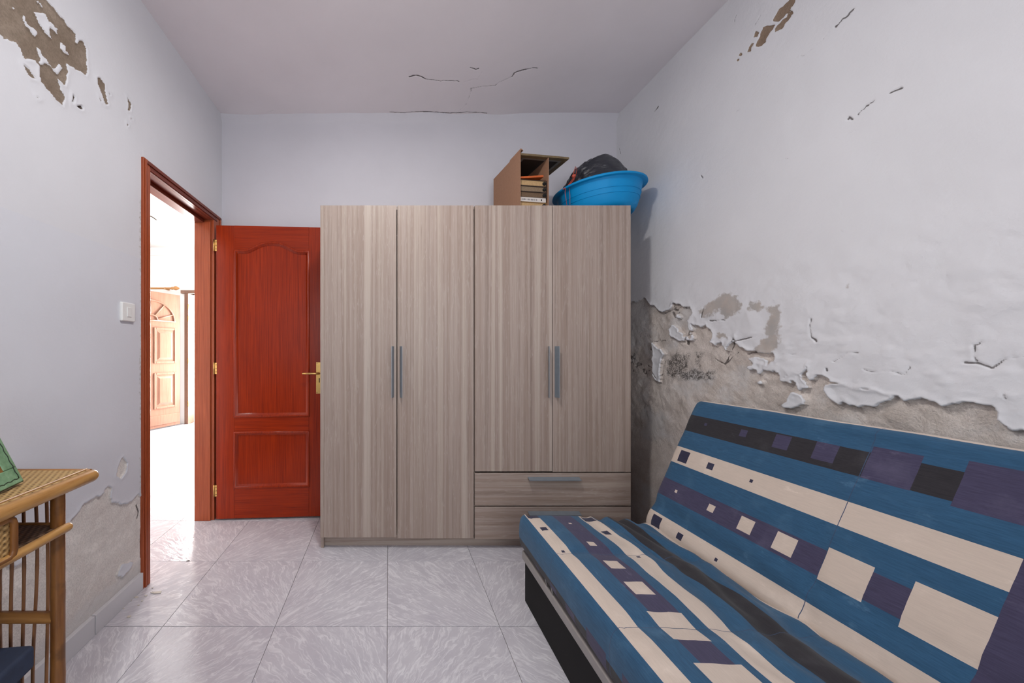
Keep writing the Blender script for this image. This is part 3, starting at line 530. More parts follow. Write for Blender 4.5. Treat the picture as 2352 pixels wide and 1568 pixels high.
# ------------------------------------------------------------------ door casing, door
tr1 = empty('trim_1', (XL, (DY0 + DY1) / 2, 0), label='dark red wooden door frame set in the left wall', kind='structure')
def casing(name, segs, mat):
    m = MB()
    for b in segs: m.box(*b)
    return m.build(name, mat, tr1, bevel=0.003)
casing('casing_side', [(XL - 0.02, XL + 0.011, 1.752, 1.800, 0, 2.095), (XL + 0.011, XL + 0.017, 1.760, 1.772, 0, 2.087), (XL + 0.011, XL + 0.015, 1.778, 1.797, 0, 2.06)], M_FRV)
casing('casing_side', [(XL - 0.02, XL + 0.011, 2.500, 2.565, 0, 2.095), (XL + 0.011, XL + 0.017, 2.54, 2.557, 0, 2.087)], M_FRV)
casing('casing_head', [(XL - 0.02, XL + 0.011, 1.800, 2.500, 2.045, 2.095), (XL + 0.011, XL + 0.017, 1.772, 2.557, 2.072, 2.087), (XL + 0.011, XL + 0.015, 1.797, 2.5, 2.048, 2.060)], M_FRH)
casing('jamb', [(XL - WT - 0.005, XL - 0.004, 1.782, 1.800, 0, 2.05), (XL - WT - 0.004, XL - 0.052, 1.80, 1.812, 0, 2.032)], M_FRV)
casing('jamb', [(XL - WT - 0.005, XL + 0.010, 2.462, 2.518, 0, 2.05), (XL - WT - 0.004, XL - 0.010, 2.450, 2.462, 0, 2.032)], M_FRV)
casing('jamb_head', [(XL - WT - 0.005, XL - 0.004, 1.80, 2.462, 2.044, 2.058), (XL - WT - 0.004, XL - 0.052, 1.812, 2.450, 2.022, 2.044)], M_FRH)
ROT = math.atan2(0.045, 0.72)
door = empty('door_1', (-1.172, 2.452, 0), ROT, label='glossy red brown wooden panel door standing open before the back wall', kind='structure')
def dpart(name, m, mat, bev=0.002, par=None):
    o = m.build(name, mat, door, local=True, bevel=bev); return o
LW, Z0, Z1, TH = 0.745, 0.012, 2.006, 0.036
PX0, PX1 = 0.122, 0.622
def arch(n=40, off=0.0):
    pts = []
    for i in range(n + 1):
        t = i / n; x = PX0 - off + (PX1 - PX0 + 2 * off) * t; u = min(max((t - 0.13) / 0.74, 0), 1)
        s = math.sin(math.pi * u); pts.append((x, 1.838 + off + 0.058 * (s * s * (3 - 2 * s) * 0.55 + s ** 2 * 0.45)))
    return pts
dpart('stile', MB().box(0, PX0, 0, TH, Z0, Z1), M_DOORV); dpart('stile', MB().box(PX1, LW, 0, TH, Z0, Z1), M_DOORV)
dpart('rail', MB().prism([(PX0, Z1)] + arch() + [(PX1, Z1)], 'y', 0, TH), M_DOORH, 0)
dpart('rail', MB().box(PX0, PX1, 0, TH, 0.598, 0.706), M_DOORH); dpart('rail', MB().box(PX0, PX1, 0, TH, Z0, 0.222), M_DOORH)
dpart('panel', MB().prism([(PX0, 0.706), (PX1, 0.706)] + arch()[::-1], 'y', 0.010, TH - 0.01), M_DOORV, 0); dpart('panel', MB().box(PX0, PX1, 0.010, TH - 0.01, 0.222, 0.598), M_DOORV, 0)
def mould(loop):
    n = len(loop); prof = [(-0.006, 0.001), (-0.005, -0.005), (0.0, -0.0085), (0.006, -0.007), (0.010, -0.002), (0.016, 0.003), (0.022, 0.011)]
    m = MB(); vs = []; cx_ = sum(p[0] for p in loop) / n; cz_ = sum(p[1] for p in loop) / n
    for i, p in enumerate(loop):
        a = Vector(loop[i - 1]); b = Vector(p); c = Vector(loop[(i + 1) % n]); d1 = (b - a).normalized(); d2 = (c - b).normalized()
        n1 = Vector((-d1.y, d1.x)); n2 = Vector((-d2.y, d2.x)); nn = (n1 + n2); nn = nn / max(0.35, nn.length_squared / 2)
        if nn.dot(Vector((cx_, cz_)) - b) < 0 and abs(nn.dot(Vector((cx_, cz_)) - b)) > 1e-9: nn = -nn
        for w, y in prof: q = b + nn * w; vs.append((q.x, y, q.y))
    k = len(prof); fs = [(i * k + j, i * k + j + 1, ((i + 1) % n) * k + j + 1, ((i + 1) % n) * k + j) for i in range(n) for j in range(k - 1)]
    m.add(vs, fs, 0, True); return m
dpart('moulding', mould([(PX0, 0.706), (PX1, 0.706)] + arch()[::-1]), M_DOORV, 0); dpart('moulding', mould([(PX0, 0.222), (PX1, 0.222), (PX1, 0.598), (PX0, 0.598)]), M_DOORV, 0)
for z in (1.868, 1.035, 0.205):
    h = dpart('hinge', MB().box(-0.012, 0.006, -0.003, 0.002, z - 0.038, z + 0.038).tube([(-0.012, -0.004, z - 0.04), (-0.012, -0.004, z + 0.04)], 0.005, 10), M_BRASS, 0)
    for dz in (-0.024, 0.0, 0.024):
        MB().lathe([(0.0028, 0), (0.0028, 0.0012), (0.0001, 0.0014)], seg=10, M=Matrix.Translation((0.001, -0.003, z + dz)) @ Matrix.Rotation(R(90), 4, 'X')).build('screw', M_DARKWOOD, h, local=True)
pl = dpart('handle_plate', MB().box(0.672, 0.716, -0.004, 0.0005, 0.858, 1.075), M_BRASS, 0.0015)
MB().prism([(0.691, 0.935), (0.697, 0.935), (0.697, 0.957), (0.6985, 0.962), (0.694, 0.967), (0.6895, 0.962), (0.691, 0.957)], 'y', -0.0046, -0.003).build('keyhole', M_BLACK, pl, local=True)
for dx in (0.6785, 0.7095):
    for z in (0.866, 1.067): MB().lathe([(0.0026, 0), (0.0026, 0.001), (0.0001, 0.0012)], seg=10, M=Matrix.Translation((dx, -0.004, z)) @ Matrix.Rotation(R(90), 4, 'X')).build('screw', M_DARKWOOD, pl, local=True)
dpart('lever_handle', MB().tube([(0.694, 0, 1.0), (0.694, -0.035, 1.0), (0.690, -0.048, 1.0), (0.675, -0.052, 1.0), (0.63, -0.052, 1.0), (0.585, -0.050, 1.0)], [0.009, 0.008, 0.008, 0.0075, 0.007, 0.0065], 12), M_BRASS, 0)
# light switch
sy, sz = 1.655, 1.330
sw = empty('light_switch', (XL, sy, sz), label='white plastic light switch on the left wall beside the door frame', cat='light switch')
MB().box(XL - 0.005, XL + 0.011, sy - 0.043, sy + 0.043, sz - 0.043, sz + 0.043).build('plate', M_WHITE, sw, bevel=0.006, seg=3)
MB().box(XL + 0.008, XL + 0.0135, sy - 0.013, sy + 0.013, sz - 0.022, sz + 0.022).build('rocker', M_WHITE, sw, bevel=0.0015)

# ------------------------------------------------------------------ wardrobe
WY = 2.097; wx = lambda p: (p - VPX) / FPX * WY; wz = lambda p: EYE - (p - VPY) / FPX * WY
X0, X1 = wx(735.5), wx(1449); ZT = wz(471.5); WB = 2.585
wd = empty('wardrobe', ((X0 + X1) / 2, (WY + WB) / 2, 0), label='large light ash grain wardrobe with four doors, two drawers and steel bar handles', cat='wardrobe')
def wp(name, b, mat=M_LAMV, bev=0.0012): return MB().box(*b).build(name, mat, wd, bevel=bev)
wp('side_panel', (X0, X0 + 0.018, WY + 0.020, WB, 0, ZT)); wp('side_panel', (X1 - 0.018, X1, WY + 0.020, WB, 0, ZT))
wp('divider', (wx(1089) - 0.009, wx(1089) + 0.009, WY + 0.022, WB - 0.006, 0.06, ZT - 0.022))
wp('top_panel', (X0 + 0.018, X1 - 0.018, WY + 0.020, WB, ZT - 0.018, ZT), M_LAMH); wp('bottom_panel', (X0 + 0.018, X1 - 0.018, WY + 0.022, WB, 0.060, 0.076), M_LAMH)
wp('back_panel', (X0 + 0.018, X1 - 0.018, WB - 0.005, WB, 0.06, ZT - 0.022), M_LAMV, 0)
M_PLINTH = wood_laminate('ash_laminate_plinth', True)
wp('plinth', (X0 + 0.018, X1 - 0.018, WY + 0.045, WY + 0.060, 0, 0.062), M_PLINTH)
g = 0.0016
def handle(par, kind, c, tip):           # kind 'v': vertical bar at x=c[0], z range; 'h': horizontal bar
    m = MB(); p = 0.030
    if kind == 'v':
        x, za, zb = c
        m.add([(x - 0.0016, WY + 0.001, za), (x + 0.0016, WY + 0.001, za), (x + tip + 0.0016, WY - p, za), (x + tip - 0.0016, WY - p, za), (x - 0.0016, WY + 0.001, zb), (x + 0.0016, WY + 0.001, zb), (x + tip + 0.0016, WY - p, zb), (x + tip - 0.0016, WY - p, zb)],
              [(0, 1, 2, 3), (4, 5, 6, 7), (0, 1, 5, 4), (1, 2, 6, 5), (2, 3, 7, 6), (3, 0, 4, 7)])
    else:
        z, xa, xb = c
        m.add([(xa, WY + 0.001, z - 0.0016), (xa, WY + 0.001, z + 0.0016), (xa, WY - p, z + tip + 0.0016), (xa, WY - p, z + tip - 0.0016), (xb, WY + 0.001, z - 0.0016), (xb, WY + 0.001, z + 0.0016), (xb, WY - p, z + tip + 0.0016), (xb, WY - p, z + tip - 0.0016)],
              [(0, 1, 2, 3), (4, 5, 6, 7), (0, 1, 5, 4), (1, 2, 6, 5), (2, 3, 7, 6), (3, 0, 4, 7)])
    o = m.build('handle', M_ALU, par, local=True); o.data.transform(Matrix.Translation(-wd.location) @ Matrix.Identity(4)); o.data.transform(Matrix.Translation(-par.location)); return o
for a, b, zb, hx, tip in ((X0, wx(911), wz(1234), 904.5, -0.012), (wx(912.5), wx(1088), wz(1236), 918.5, 0.012), (wx(1090.5), wx(1268.5), wz(1082.5), 1260, -0.009), (wx(1269.5), X1, wz(1083.5), 1274.5, 0.012)):
    d = wp('door', (a + g * 0.3, b - g * 0.3, WY, WY + 0.018, zb, ZT)); handle(d, 'v', (wx(hx), wz(912), wz(795)), tip)
for zt, zb, hz in ((wz(1086.5), wz(1161), 1095.5), (wz(1164), wz(1238), 1174)):
    d = wp('drawer', (wx(1090.5), X1, WY, WY + 0.018, zb, zt), M_LAMH); handle(d, 'h', (wz(hz), wx(1212), wx(1330)), -0.010)

# ------------------------------------------------------------------ carton of books on the wardrobe
M_CARD = simple('brown_cardboard', (150, 112, 88), 0.85, var=0.06, scale=60)
M_CARDIN = simple('brown_cardboard_inside', (128, 92, 70), 0.9, var=0.06, scale=60)
ZW = ZT + 0.0005
CR = R(8.5); cb = empty('cardboard_box', (0.772, 2.125, ZW), CR, label='open brown cardboard box full of stacked books on the wardrobe', cat='box')
CW, CD, CH = 0.186, 0.36, 0.330
def cp(name, b, mat=M_CARD): return MB().box(*b).build(name, mat, cb, local=True, bevel=0.0008)
cp('side', (0, 0.004, 0, CD, 0, CH + 0.004)); cp('side', (CW - 0.004, CW, 0.004, CD, 0, CH - 0.022)); cp('back', (0.004, CW - 0.004, CD - 0.004, CD, 0, CH - 0.022)); cp('bottom', (0.004, CW - 0.004, 0, CD - 0.004, 0, 0.004))
MB().prism([(0.004, CH + 0.004), (0.0, CH + 0.004), (0.004, CH + 0.016), (0.012, CH + 0.014), (0.020, CH + 0.004), (0.012, CH + 0.009)], 'y', 0.0, 0.13).build('flap', M_CARD, cb, local=True)
CM = Matrix.Translation(cb.location) @ Matrix.Rotation(CR, 4, 'Z')
def book(z, th, w, dep, cover, pages, label, tilt=0, x0=0.008, y0=0.012, spine=False, foot=True):
    loc = CM @ Vector((x0, y0, z)); e = empty('book', loc, CR, label=label, cat='book', group='books in the carton'); e.rotation_euler = (0, -tilt, CR)
    c = MB(); c.box(0, w, 0, dep, 0, 0.0025); c.box(0, w, 0, dep, th - 0.0025, th)
    if spine: c.box(0, w, -0.001, 0.002, 0, th)
    else: c.box(w - 0.003, w, 0, dep, 0, th)
    c.build('cover', cover, e, local=True, bevel=0.0008)
    MB().box(0.002, w - 0.004, 0.004, dep - 0.004, 0.0028, th - 0.0028).build('pages', pages, e, local=True)
    if foot: MB().lathe([(0.0001, -0.001), (th * 0.30, -0.001), (th * 0.30, 0.006), (0.0001, 0.006)], seg=14, M=Matrix.Translation((w - 0.016, 0.003, th / 2)) @ Matrix.Rotation(R(90), 4, 'X')).build('spine_hollow', M_BLACK, e, local=True)
    return e
M_PG1 = simple('aged_pages', (178, 146, 104), 0.9, var=0.2, scale=200); M_PG2 = simple('grey_pages', (128, 108, 86), 0.9, var=0.25, scale=220); M_PG3 = simple('brown_pages', (104, 82, 62), 0.9, var=0.25, scale=220)
M_CV1 = simple('dark_brown_cover', (58, 42, 34), 0.6); M_CV2 = simple('orange_cover', (190, 88, 34), 0.55); M_CV3 = simple('white_cover', (206, 198, 192), 0.5, var=0.04); M_CV4 = simple('ochre_cover', (140, 106, 58), 0.6)
M_INK = simple('grey_print', (120, 116, 120), 0.7)
z = 0.0045
book(z, 0.036, 0.168, 0.25, M_CV4, M_PG1, 'flat ochre book at the bottom of the carton stack'); z += 0.0365
wb = book(z, 0.026, 0.163, 0.23, M_CV3, M_CV3, 'white paperback with printed spine low in the carton stack', spine=True, foot=False); z += 0.0265
prt = MB(); rr_ = random.Random(4); xx = 0.010
for wl in (9, 6, 8, 5):                       # small, unreadable-at-this-size spine lettering: thin upright strokes
    for _ in range(wl):
        prt.box(xx, xx + rr_.choice((0.0012, 0.002, 0.0026)), -0.0016, -0.0008, 0.0085, 0.0175); xx += 0.0034
        if xx > 0.105: break
    xx += 0.003
    if xx > 0.105: break
prt.build('spine_lettering', M_INK, wb, local=True)
MB().box(0.131, 0.138, -0.0017, -0.0008, 0.009, 0.018).build('publisher_mark', M_BLACK, wb, local=True)
book(z, 0.034, 0.170, 0.24, M_CV1, M_PG3, 'dark brown hardback resting on the white paperback'); z += 0.0345
book(z, 0.034, 0.170, 0.25, M_CV1, M_PG2, 'hardback with grey page edges in the middle of the carton'); z += 0.0345
book(z, 0.036, 0.170, 0.24, M_CV1, M_PG1, 'tan paged hardback topmost of the flat stack'); z += 0.0375
book(z + 0.002, 0.011, 0.150, 0.20, M_CV2, M_CV2, 'thin orange book lying tilted on top of the stack', tilt=R(7), foot=False, spine=True)
M_GILT = simple('olive_gilt_wood', (112, 94, 66), 0.5, var=0.2, scale=40); M_GILTD = simple('dark_frame_back', (50, 42, 34), 0.7)
pf = empty('wooden_frame', CM @ Vector((0.0055, 0.004, CH - 0.0205)), CR, label='dark gilt picture frame lying flat on the cardboard box', cat='frame')
FW, FD = 0.315, 0.35
for b in ((0, FW, 0, 0.03, 0, 0.014), (0, FW, FD - 0.03, FD, 0, 0.014), (0, 0.03, 0.03, FD - 0.03, 0, 0.014), (FW - 0.03, FW, 0.03, FD - 0.03, 0, 0.014)): MB().box(*b).build('rail', M_GILT, pf, local=True, bevel=0.004)
MB().box(0.03, FW - 0.03, 0.03, FD - 0.03, 0.005, 0.010).build('backing', M_GILTD, pf, local=True)
fi = MB()
for b in ((0.03, FW - 0.03, 0.03, 0.045), (0.03, FW - 0.03, FD - 0.045, FD - 0.03), (0.03, 0.045, 0.045, FD - 0.045), (FW - 0.045, FW - 0.03, 0.045, FD - 0.045)): fi.box(b[0], b[1], b[2], b[3], 0.002, 0.006)
fi.build('inner_fillet', simple('grey_fillet', (128, 124, 116), 0.6), pf, local=True)

# ------------------------------------------------------------------ basin and rubbish bag
M_BLUE = simple('blue_plastic', (0, 142, 206), 0.5, var=0.03, scale=4, spec=0.3)
BC = (1.350, 2.325, ZW + 0.010); TILT = Matrix.Translation(BC) @ Matrix.Rotation(R(-2.5), 4, 'Y')
prof = [(0.0, 0.006), (0.165, 0.006), (0.178, 0.0), (0.190, 0.004), (0.207, 0.03), (0.222, 0.075), (0.234, 0.13), (0.2395, 0.160), (0.2405, 0.162), (0.262, 0.160), (0.266, 0.163), (0.264, 0.172), (0.255, 0.178), (0.236, 0.177), (0.2345, 0.172), (0.228, 0.13), (0.216, 0.075), (0.200, 0.034), (0.18, 0.013), (0.0, 0.012)]
bs = empty('plastic_basin', BC, label='large round sky blue plastic washing basin on the wardrobe top', cat='basin')
bs.rotation_euler = (0, R(-2.5), 0)
MB().lathe(prof, seg=72).build('tub', M_BLUE, bs, local=True)
MB().lathe([(0.0, 0.0)] + [(0.2205 + 0.0, 0.068), (0.2232, 0.070), (0.2240, 0.076), (0.2218, 0.078)][0:], seg=72).build('raised_ring', M_BLUE, bs, local=True) if False else None
rg = MB()
for zz, rr in ((0.074, 0.2215), (0.104, 0.2285)): rg.tube([(rr * math.cos(a), rr * math.sin(a), zz) for a in np.linspace(0, 2 * math.pi, 73)], 0.0022, 6)
rg.build('raised_ring', M_BLUE, bs, local=True)
def bag_material():
    t = NT('black_bin_liner'); P = t.obj(); mm = t.n('ShaderNodeMapping'); t.put(mm.inputs['Vector'], P); mm.inputs['Scale'].default_value = (9, 14, 34); mm.inputs['Rotation'].default_value = (0, 0.5, 0); n = t.noise(mm.outputs[0], 1.0, 5, 0.62, 1.6); n2 = t.noise(P, 7, 3, 0.5, 2)
    t.bump(t.math('ADD', n, t.math('MULTIPLY', n2, 1.2)), 0.45, 0.012); return t.fin(lin((34, 37, 46)), 0.3, spec=0.7)
M_BAG = bag_material()
bg_e = empty('rubbish_bag', (1.335, 2.33, ZW + 0.07), label='knotted black rubbish bag lying in the blue basin', cat='bag')
bm = bmesh.new(); bmesh.ops.create_icosphere(bm, subdivisions=5, radius=1.0)
for v in bm.verts:
    p = v.co.copy(); a = math.atan2(p.y, p.x)
    sx = 0.235 if p.x < 0 else 0.215; x = p.x * sx; y = p.y * 0.20; z = p.z
    top = 0.195 + 0.075 * math.exp(-((p.x - 0.10) / 0.6) ** 2) ; zz = z * (top if z > 0 else 0.05)
    c = np.array([p.x * 2.1, p.y * 2.1 + p.z]); n = float(fbm(c[0:1] + 10, c[1:2] + 10, 1.3, 4, 5)[0])
    fold = 0.014 * math.sin(9 * a + 7 * n * 3) * max(0, 1 - abs(p.z)) + 0.035 * n
    pinch = math.exp(-((p.x + 0.82) ** 2 + (p.z - 0.45) ** 2) / 0.06)
    s = 1 + fold * 2.2 - 0.10 * pinch + 0.05 * math.sin(26 * (p.z + p.y * 0.6)) * math.exp(-((p.x + 0.8) ** 2) / 0.15)
    q = Vector((x * s, y * s, zz * s + 0.062)); q.z = max(q.z, -0.028)
    kx, ky = q.x + 0.165, q.y + 0.09; kd = math.hypot(kx, ky); ka = math.atan2(ky, kx)
    if p.z > -0.2: q = q + p.normalized() * (0.012 * math.sin(11 * ka + 5 * n) * math.exp(-kd / 0.11) * min(1, kd / 0.03) + 0.005 * math.sin(23 * ka + 9 * n) * math.exp(-kd / 0.16) - 0.022 * math.exp(-(kd / 0.03) ** 2))
    dx, dy = q.x - 0.015, q.y + 0.005; rad = math.hypot(dx, dy); hz = q.z + 0.07 - 0.0095
    lim = (0.185 if hz < 0.04 else 0.185 + (hz - 0.04) / 0.13 * 0.035 if hz < 0.17 else 0.222)
    if rad > lim: q.x = 0.015 + dx * lim / rad; q.y = -0.005 + dy * lim / rad
    v.co = q
me = bpy.data.meshes.new('sack'); bm.to_mesh(me); bm.free(); me.materials.append(M_BAG)
for p in me.polygons: p.use_smooth = True
sack = bpy.data.objects.new('sack', me); COL.objects.link(sack); sack.parent = bg_e
M_TIE = simple('red_drawstring', (196, 84, 64), 0.5, var=0.08)
def tie(name, pts, r=0.0045, flat=0.35): return MB().tube(pts, r, 8, flat=flat).build(name, M_TIE, bg_e)
P = lambda x, y, Y: px(x, y, Y)
tie('drawstring', [P(1322, 383, 2.262), P(1319, 392, 2.250), P(1317, 402, 2.240), P(1319, 412, 2.236), P(1310, 422, 2.236), P(1300, 431, 2.238), P(1293, 435, 2.240)])
tie('drawstring', [P(1325, 384, 2.262), P(1324, 396, 2.250), P(1320, 408, 2.238), P(1312, 420, 2.234), P(1308, 431, 2.232), P(1308, 439, 2.226), P(1309, 448, 2.224), P(1309, 470, 2.226)], 0.0032)
tie('drawstring', [P(1316, 410, 2.238), P(1306, 424, 2.236), P(1299, 434, 2.238), P(1298, 442, 2.234), P(1299, 450, 2.232), P(1302, 471, 2.234)], 0.0032)
MB().lathe([(0.0001, -0.012), (0.010, -0.009), (0.013, 0), (0.009, 0.008), (0.0001, 0.011)], P(1318, 404, 2.240), 12).build('knot', M_TIE, bg_e)

# ------------------------------------------------------------------ sofa bed
def cloth(name, rgb, streak=0.17):
    t = NT(name); P_ = t.obj(); m = t.n('ShaderNodeMapping'); t.put(m.inputs['Vector'], P_); m.inputs['Scale'].default_value = (420, 26, 420)
    m2 = t.n('ShaderNodeMapping'); t.put(m2.inputs['Vector'], P_); m2.inputs['Scale'].default_value = (26, 9, 14)
    f = t.noise(m.outputs[0], 1.0, 3, 0.6); w = t.noise(P_, 900, 2); b = t.noise(P_, 9, 5, 0.6); c = lin(rgb)
    col = t.ramp(f, [(0.3, tuple(v * (1 - streak) for v in c[:3]) + (1,)), (0.7, tuple(min(1, v * (1 + streak)) for v in c[:3]) + (1,))])
    dust = t.math('ADD', t.math('MULTIPLY', t.ss(b, 0.52, 0.78), 0.25), t.math('MULTIPLY', t.ss(t.noise(m2.outputs[0], 1.0, 5, 0.7), 0.62, 0.74), 0.30)); col = t.mix(dust, col, lin(tuple(min(255, v + 50) for v in rgb)))
    t.bump(t.math('ADD', t.math('MULTIPLY', f, 0.5), t.math('MULTIPLY', w, 0.6)), 0.12, 0.002)
    t.b.inputs['Sheen Weight'].default_value = 0.12; return t.fin(col, 0.9, spec=0.15)
CL = [cloth('blue_cloth', (48, 84, 114)), cloth('cream_cloth', (198, 183, 171), 0.05), cloth('charcoal_cloth', (48, 46, 50)), cloth('purple_cloth', (68, 64, 88)), cloth('navy_cloth', (48, 47, 68)), cloth('seam_thread', (58, 74, 100))]
BLUE, CREAM, CHAR, PURP, NAVY, SEAM = range(6)
GROW = [(0.098, 0.110, 0.006), (0.256, 0.283, 0.014), (0.383, 0.432, 0.025), (0.503, 0.562, 0.0295), (0.634, 0.733, 0.049), (0.804, 0.923, 0.059)]
SHRK = [(0.047, 0.096, 0.026), (0.188, 0.216, 0.0135), (0.361, 0.372, 0.006)]
SEAMU = [0.345, 0.70, 1.06, 1.42]
SY = 1.68; SLEN = 1.84
def pattern(u, s, bands, grow, shrink, panel):
    for (a, b, c0, c1) in panel:
        if a <= u < b and c0 <= s < c1: return PURP
    for (cs, kind, du) in grow:
        for a, b, hh in GROW:
            if a + du <= u < b + du and abs(s - cs) < hh: return CREAM if kind == 'p' else PURP
    for cs, du in shrink:
        for a, b, hh in SHRK:
            if a + du <= u < b + du and abs(s - cs) < hh: return NAVY
    for lo, hi, m in bands:
        if lo <= s < hi: return m
    return BLUE
def lines(lo, hi, step, marks):
    v = sorted(set([round(lo, 5), round(hi, 5)] + [round(m, 5) for m in marks if lo < m < hi])); out = [v[0]]
    for a in v[1:]:
        d = a - out[-1]; n = max(1, int(math.ceil(d / step)))
        st = out[-1]
        for i in range(1, n + 1): out.append(st + d * i / n)
    return out
def sofa_cushion(name, path, spos, bands, grow, shrink, panel, warp, du_marks, parent, slack=None):
    """path(s)->(X,Z,nx,nz): cross-section; cloth colour comes from (u,s)"""
    um = []
    for (cs, k, du) in grow: um += [x + du for a, b, h in GROW for x in (a, b)]
    for cs, du in shrink: um += [x + du for a, b, h in SHRK for x in (a, b)]
    for x in SEAMU: um += [x - 0.0009, x + 0.0009]
    um += du_marks + [0.004, 0.012, 0.025]
    us = lines(0, SLEN, 0.024, um)
    sm = [x for b in bands for x in b[:2]] + [cs + sg * h for (cs, k, du) in grow for a, b, h in GROW for sg in (-1, 1)] + [cs + sg * h for cs, du in shrink for a, b, h in SHRK for sg in (-1, 1)] + [x for p in panel for x in p[2:]]
    ss = lines(spos[0], spos[1], 0.014, sm)
    vs = []; nS = len(ss)
    for u in us:
        e = min(u, SLEN - u); ins = 0.024 * (1 - math.sqrt(max(0, 1 - (1 - min(e / 0.03, 1)) ** 2)))
        for s in ss:
            X, Z, nx, nz = path(s + (slack(u, s) if slack else 0)); h = warp(u, s) - ins
            vs.append((X + nx * h, SY - u, Z + nz * h))
    m = MB(); fs = []; mi = []
    for i in range(len(us) - 1):
        uc = (us[i] + us[i + 1]) / 2
        seam = any(abs(uc - x) < 0.0009 for x in SEAMU)
        for j in range(nS - 1):
            fs.append((i * nS + j, i * nS + j + 1, (i + 1) * nS + j + 1, (i + 1) * nS + j)); mi.append(SEAM if seam else pattern(uc, (ss[j] + ss[j + 1]) / 2, bands, grow, shrink, panel))
    m.v = vs; m.f = fs; m.mi = mi; m.sm = [True] * len(fs)
    m.f.append(tuple(range(nS))); m.f.append(tuple((len(us) - 1) * nS + k for k in range(nS))[::-1]); m.mi += [BLUE, BLUE]; m.sm += [False, False]
    return m.build(name, CL, parent, fixn=True)
def poly_path(pts):
    L = [0.0]
    for a, b in zip(pts[:-1], pts[1:]): L.append(L[-1] + math.dist(a, b))
    def f(s):
        s = min(max(s, 0), L[-1]); k = 0
        while k < len(L) - 2 and s > L[k + 1]: k += 1
        t = (s - L[k]) / max(1e-9, L[k + 1] - L[k]); a, b = pts[k], pts[k + 1]
        x = a[0] + (b[0] - a[0]) * t; z_ = a[1] + (b[1] - a[1]) * t
        d0 = Vector((pts[k + 1][0] - pts[k][0], pts[k + 1][1] - pts[k][1])).normalized()
        if t < 0.5 and k > 0: d1 = Vector((pts[k][0] - pts[k - 1][0], pts[k][1] - pts[k - 1][1])).normalized(); d = d0.lerp(d1, 0.5 - t)
        elif t >= 0.5 and k < len(L) - 2: d1 = Vector((pts[k + 2][0] - pts[k + 1][0], pts[k + 2][1] - pts[k + 1][1])).normalized(); d = d0.lerp(d1, t - 0.5)
        else: d = d0
        d.normalize(); return x, z_, -d.y, d.x
    return f, L
sofa = empty('sofa_bed', (0.95, 0.8, 0), label='folding sofa bed in blue, cream and charcoal striped square print along the right wall', cat='sofa bed')
# seat: from under the front edge, up the front face, across the top, down behind
seat_pts = [(0.66, 0.250), (0.625, 0.252), (0.607, 0.262), (0.600, 0.280), (0.597, 0.320), (0.598, 0.355), (0.602, 0.378), (0.611, 0.394), (0.626, 0.4045), (0.645, 0.410), (0.70, 0.412), (0.80, 0.409), (0.90, 0.403), (1.00, 0.397), (1.10, 0.389), (1.165, 0.381), (1.19, 0.370), (1.20, 0.345), (1.20, 0.27), (1.19, 0.252), (1.15, 0.250)]
sp_, SL = poly_path(seat_pts)
def s_at_x(x):                                # arc position on the top for a given X
    for k in range(8, len(seat_pts) - 1):
        if seat_pts[k][0] <= x <= seat_pts[k + 1][0]: return SL[k] + (SL[k + 1] - SL[k]) * (x - seat_pts[k][0]) / (seat_pts[k + 1][0] - seat_pts[k][0])
    return SL[8]
def s_at_z(z_):
    for k in range(1, 8):
        if seat_pts[k][1] <= z_ <= seat_pts[k + 1][1]: return SL[k] + (SL[k + 1] - SL[k]) * (z_ - seat_pts[k][1]) / (seat_pts[k + 1][1] - seat_pts[k][1])
sx = s_at_x
sbands = [(0, s_at_z(0.303), CHAR), (sx(0.627) - 0.006, sx(0.676), CREAM), (sx(0.743), sx(0.828), PURP), (sx(0.868), sx(0.930), CREAM), (sx(1.005), sx(1.085), CHAR), (sx(1.170), SL[-1], CREAM)]
A1 = np.array([0.0])
def nz1(a, b, sc, sd, o=3): return float(fbm(np.array([a]), np.array([b]), sc, o, sd)[0])
def seat_warp(u, s):
    X = sp_(s)[0]
    if s < sx(0.627): return 0.010 * nz1(u, s, 6, 200)
    k = min(1, (X - 0.62) / 0.25); wob = 0.016 * nz1(u * 1.2, X * 3.0, 5, 210) * k
    rid = 0.011 * math.sin(X * 62 + 7 * nz1(u, X, 2.5, 220) * 2 + u * 5) * max(0, min(1, (X - 0.86) / 0.12)) * (0.35 + 0.65 * math.exp(-u / 0.5))
    tuft = -0.007 * sum(math.exp(-((u - q) / 0.03) ** 2) for q in SEAMU)
    far = -0.018 * math.exp(-u / 0.06)
    return wob + rid + tuft + far
sofa_cushion('seat_mattress', sp_, (0, SL[-1]), sbands, [(sx(0.784), 'p', 0.015), (s_at_z(0.27), 'k', -0.05)], [(sx(0.650), -0.035), (sx(0.900), -0.010)], [(1.02, 1.5, sx(0.70), sx(1.05))], seat_warp, [1.02, 1.5], sofa,
    slack=lambda u, s: max(0, min(1, (s - sx(0.80)) / 0.10)) * max(0, min(1, (sx(1.17) - s) / 0.06)) * (0.034 * nz1(u, 0.3, 4.2, 250) + 0.022 * nz1(u, s, 9, 255, 2)))
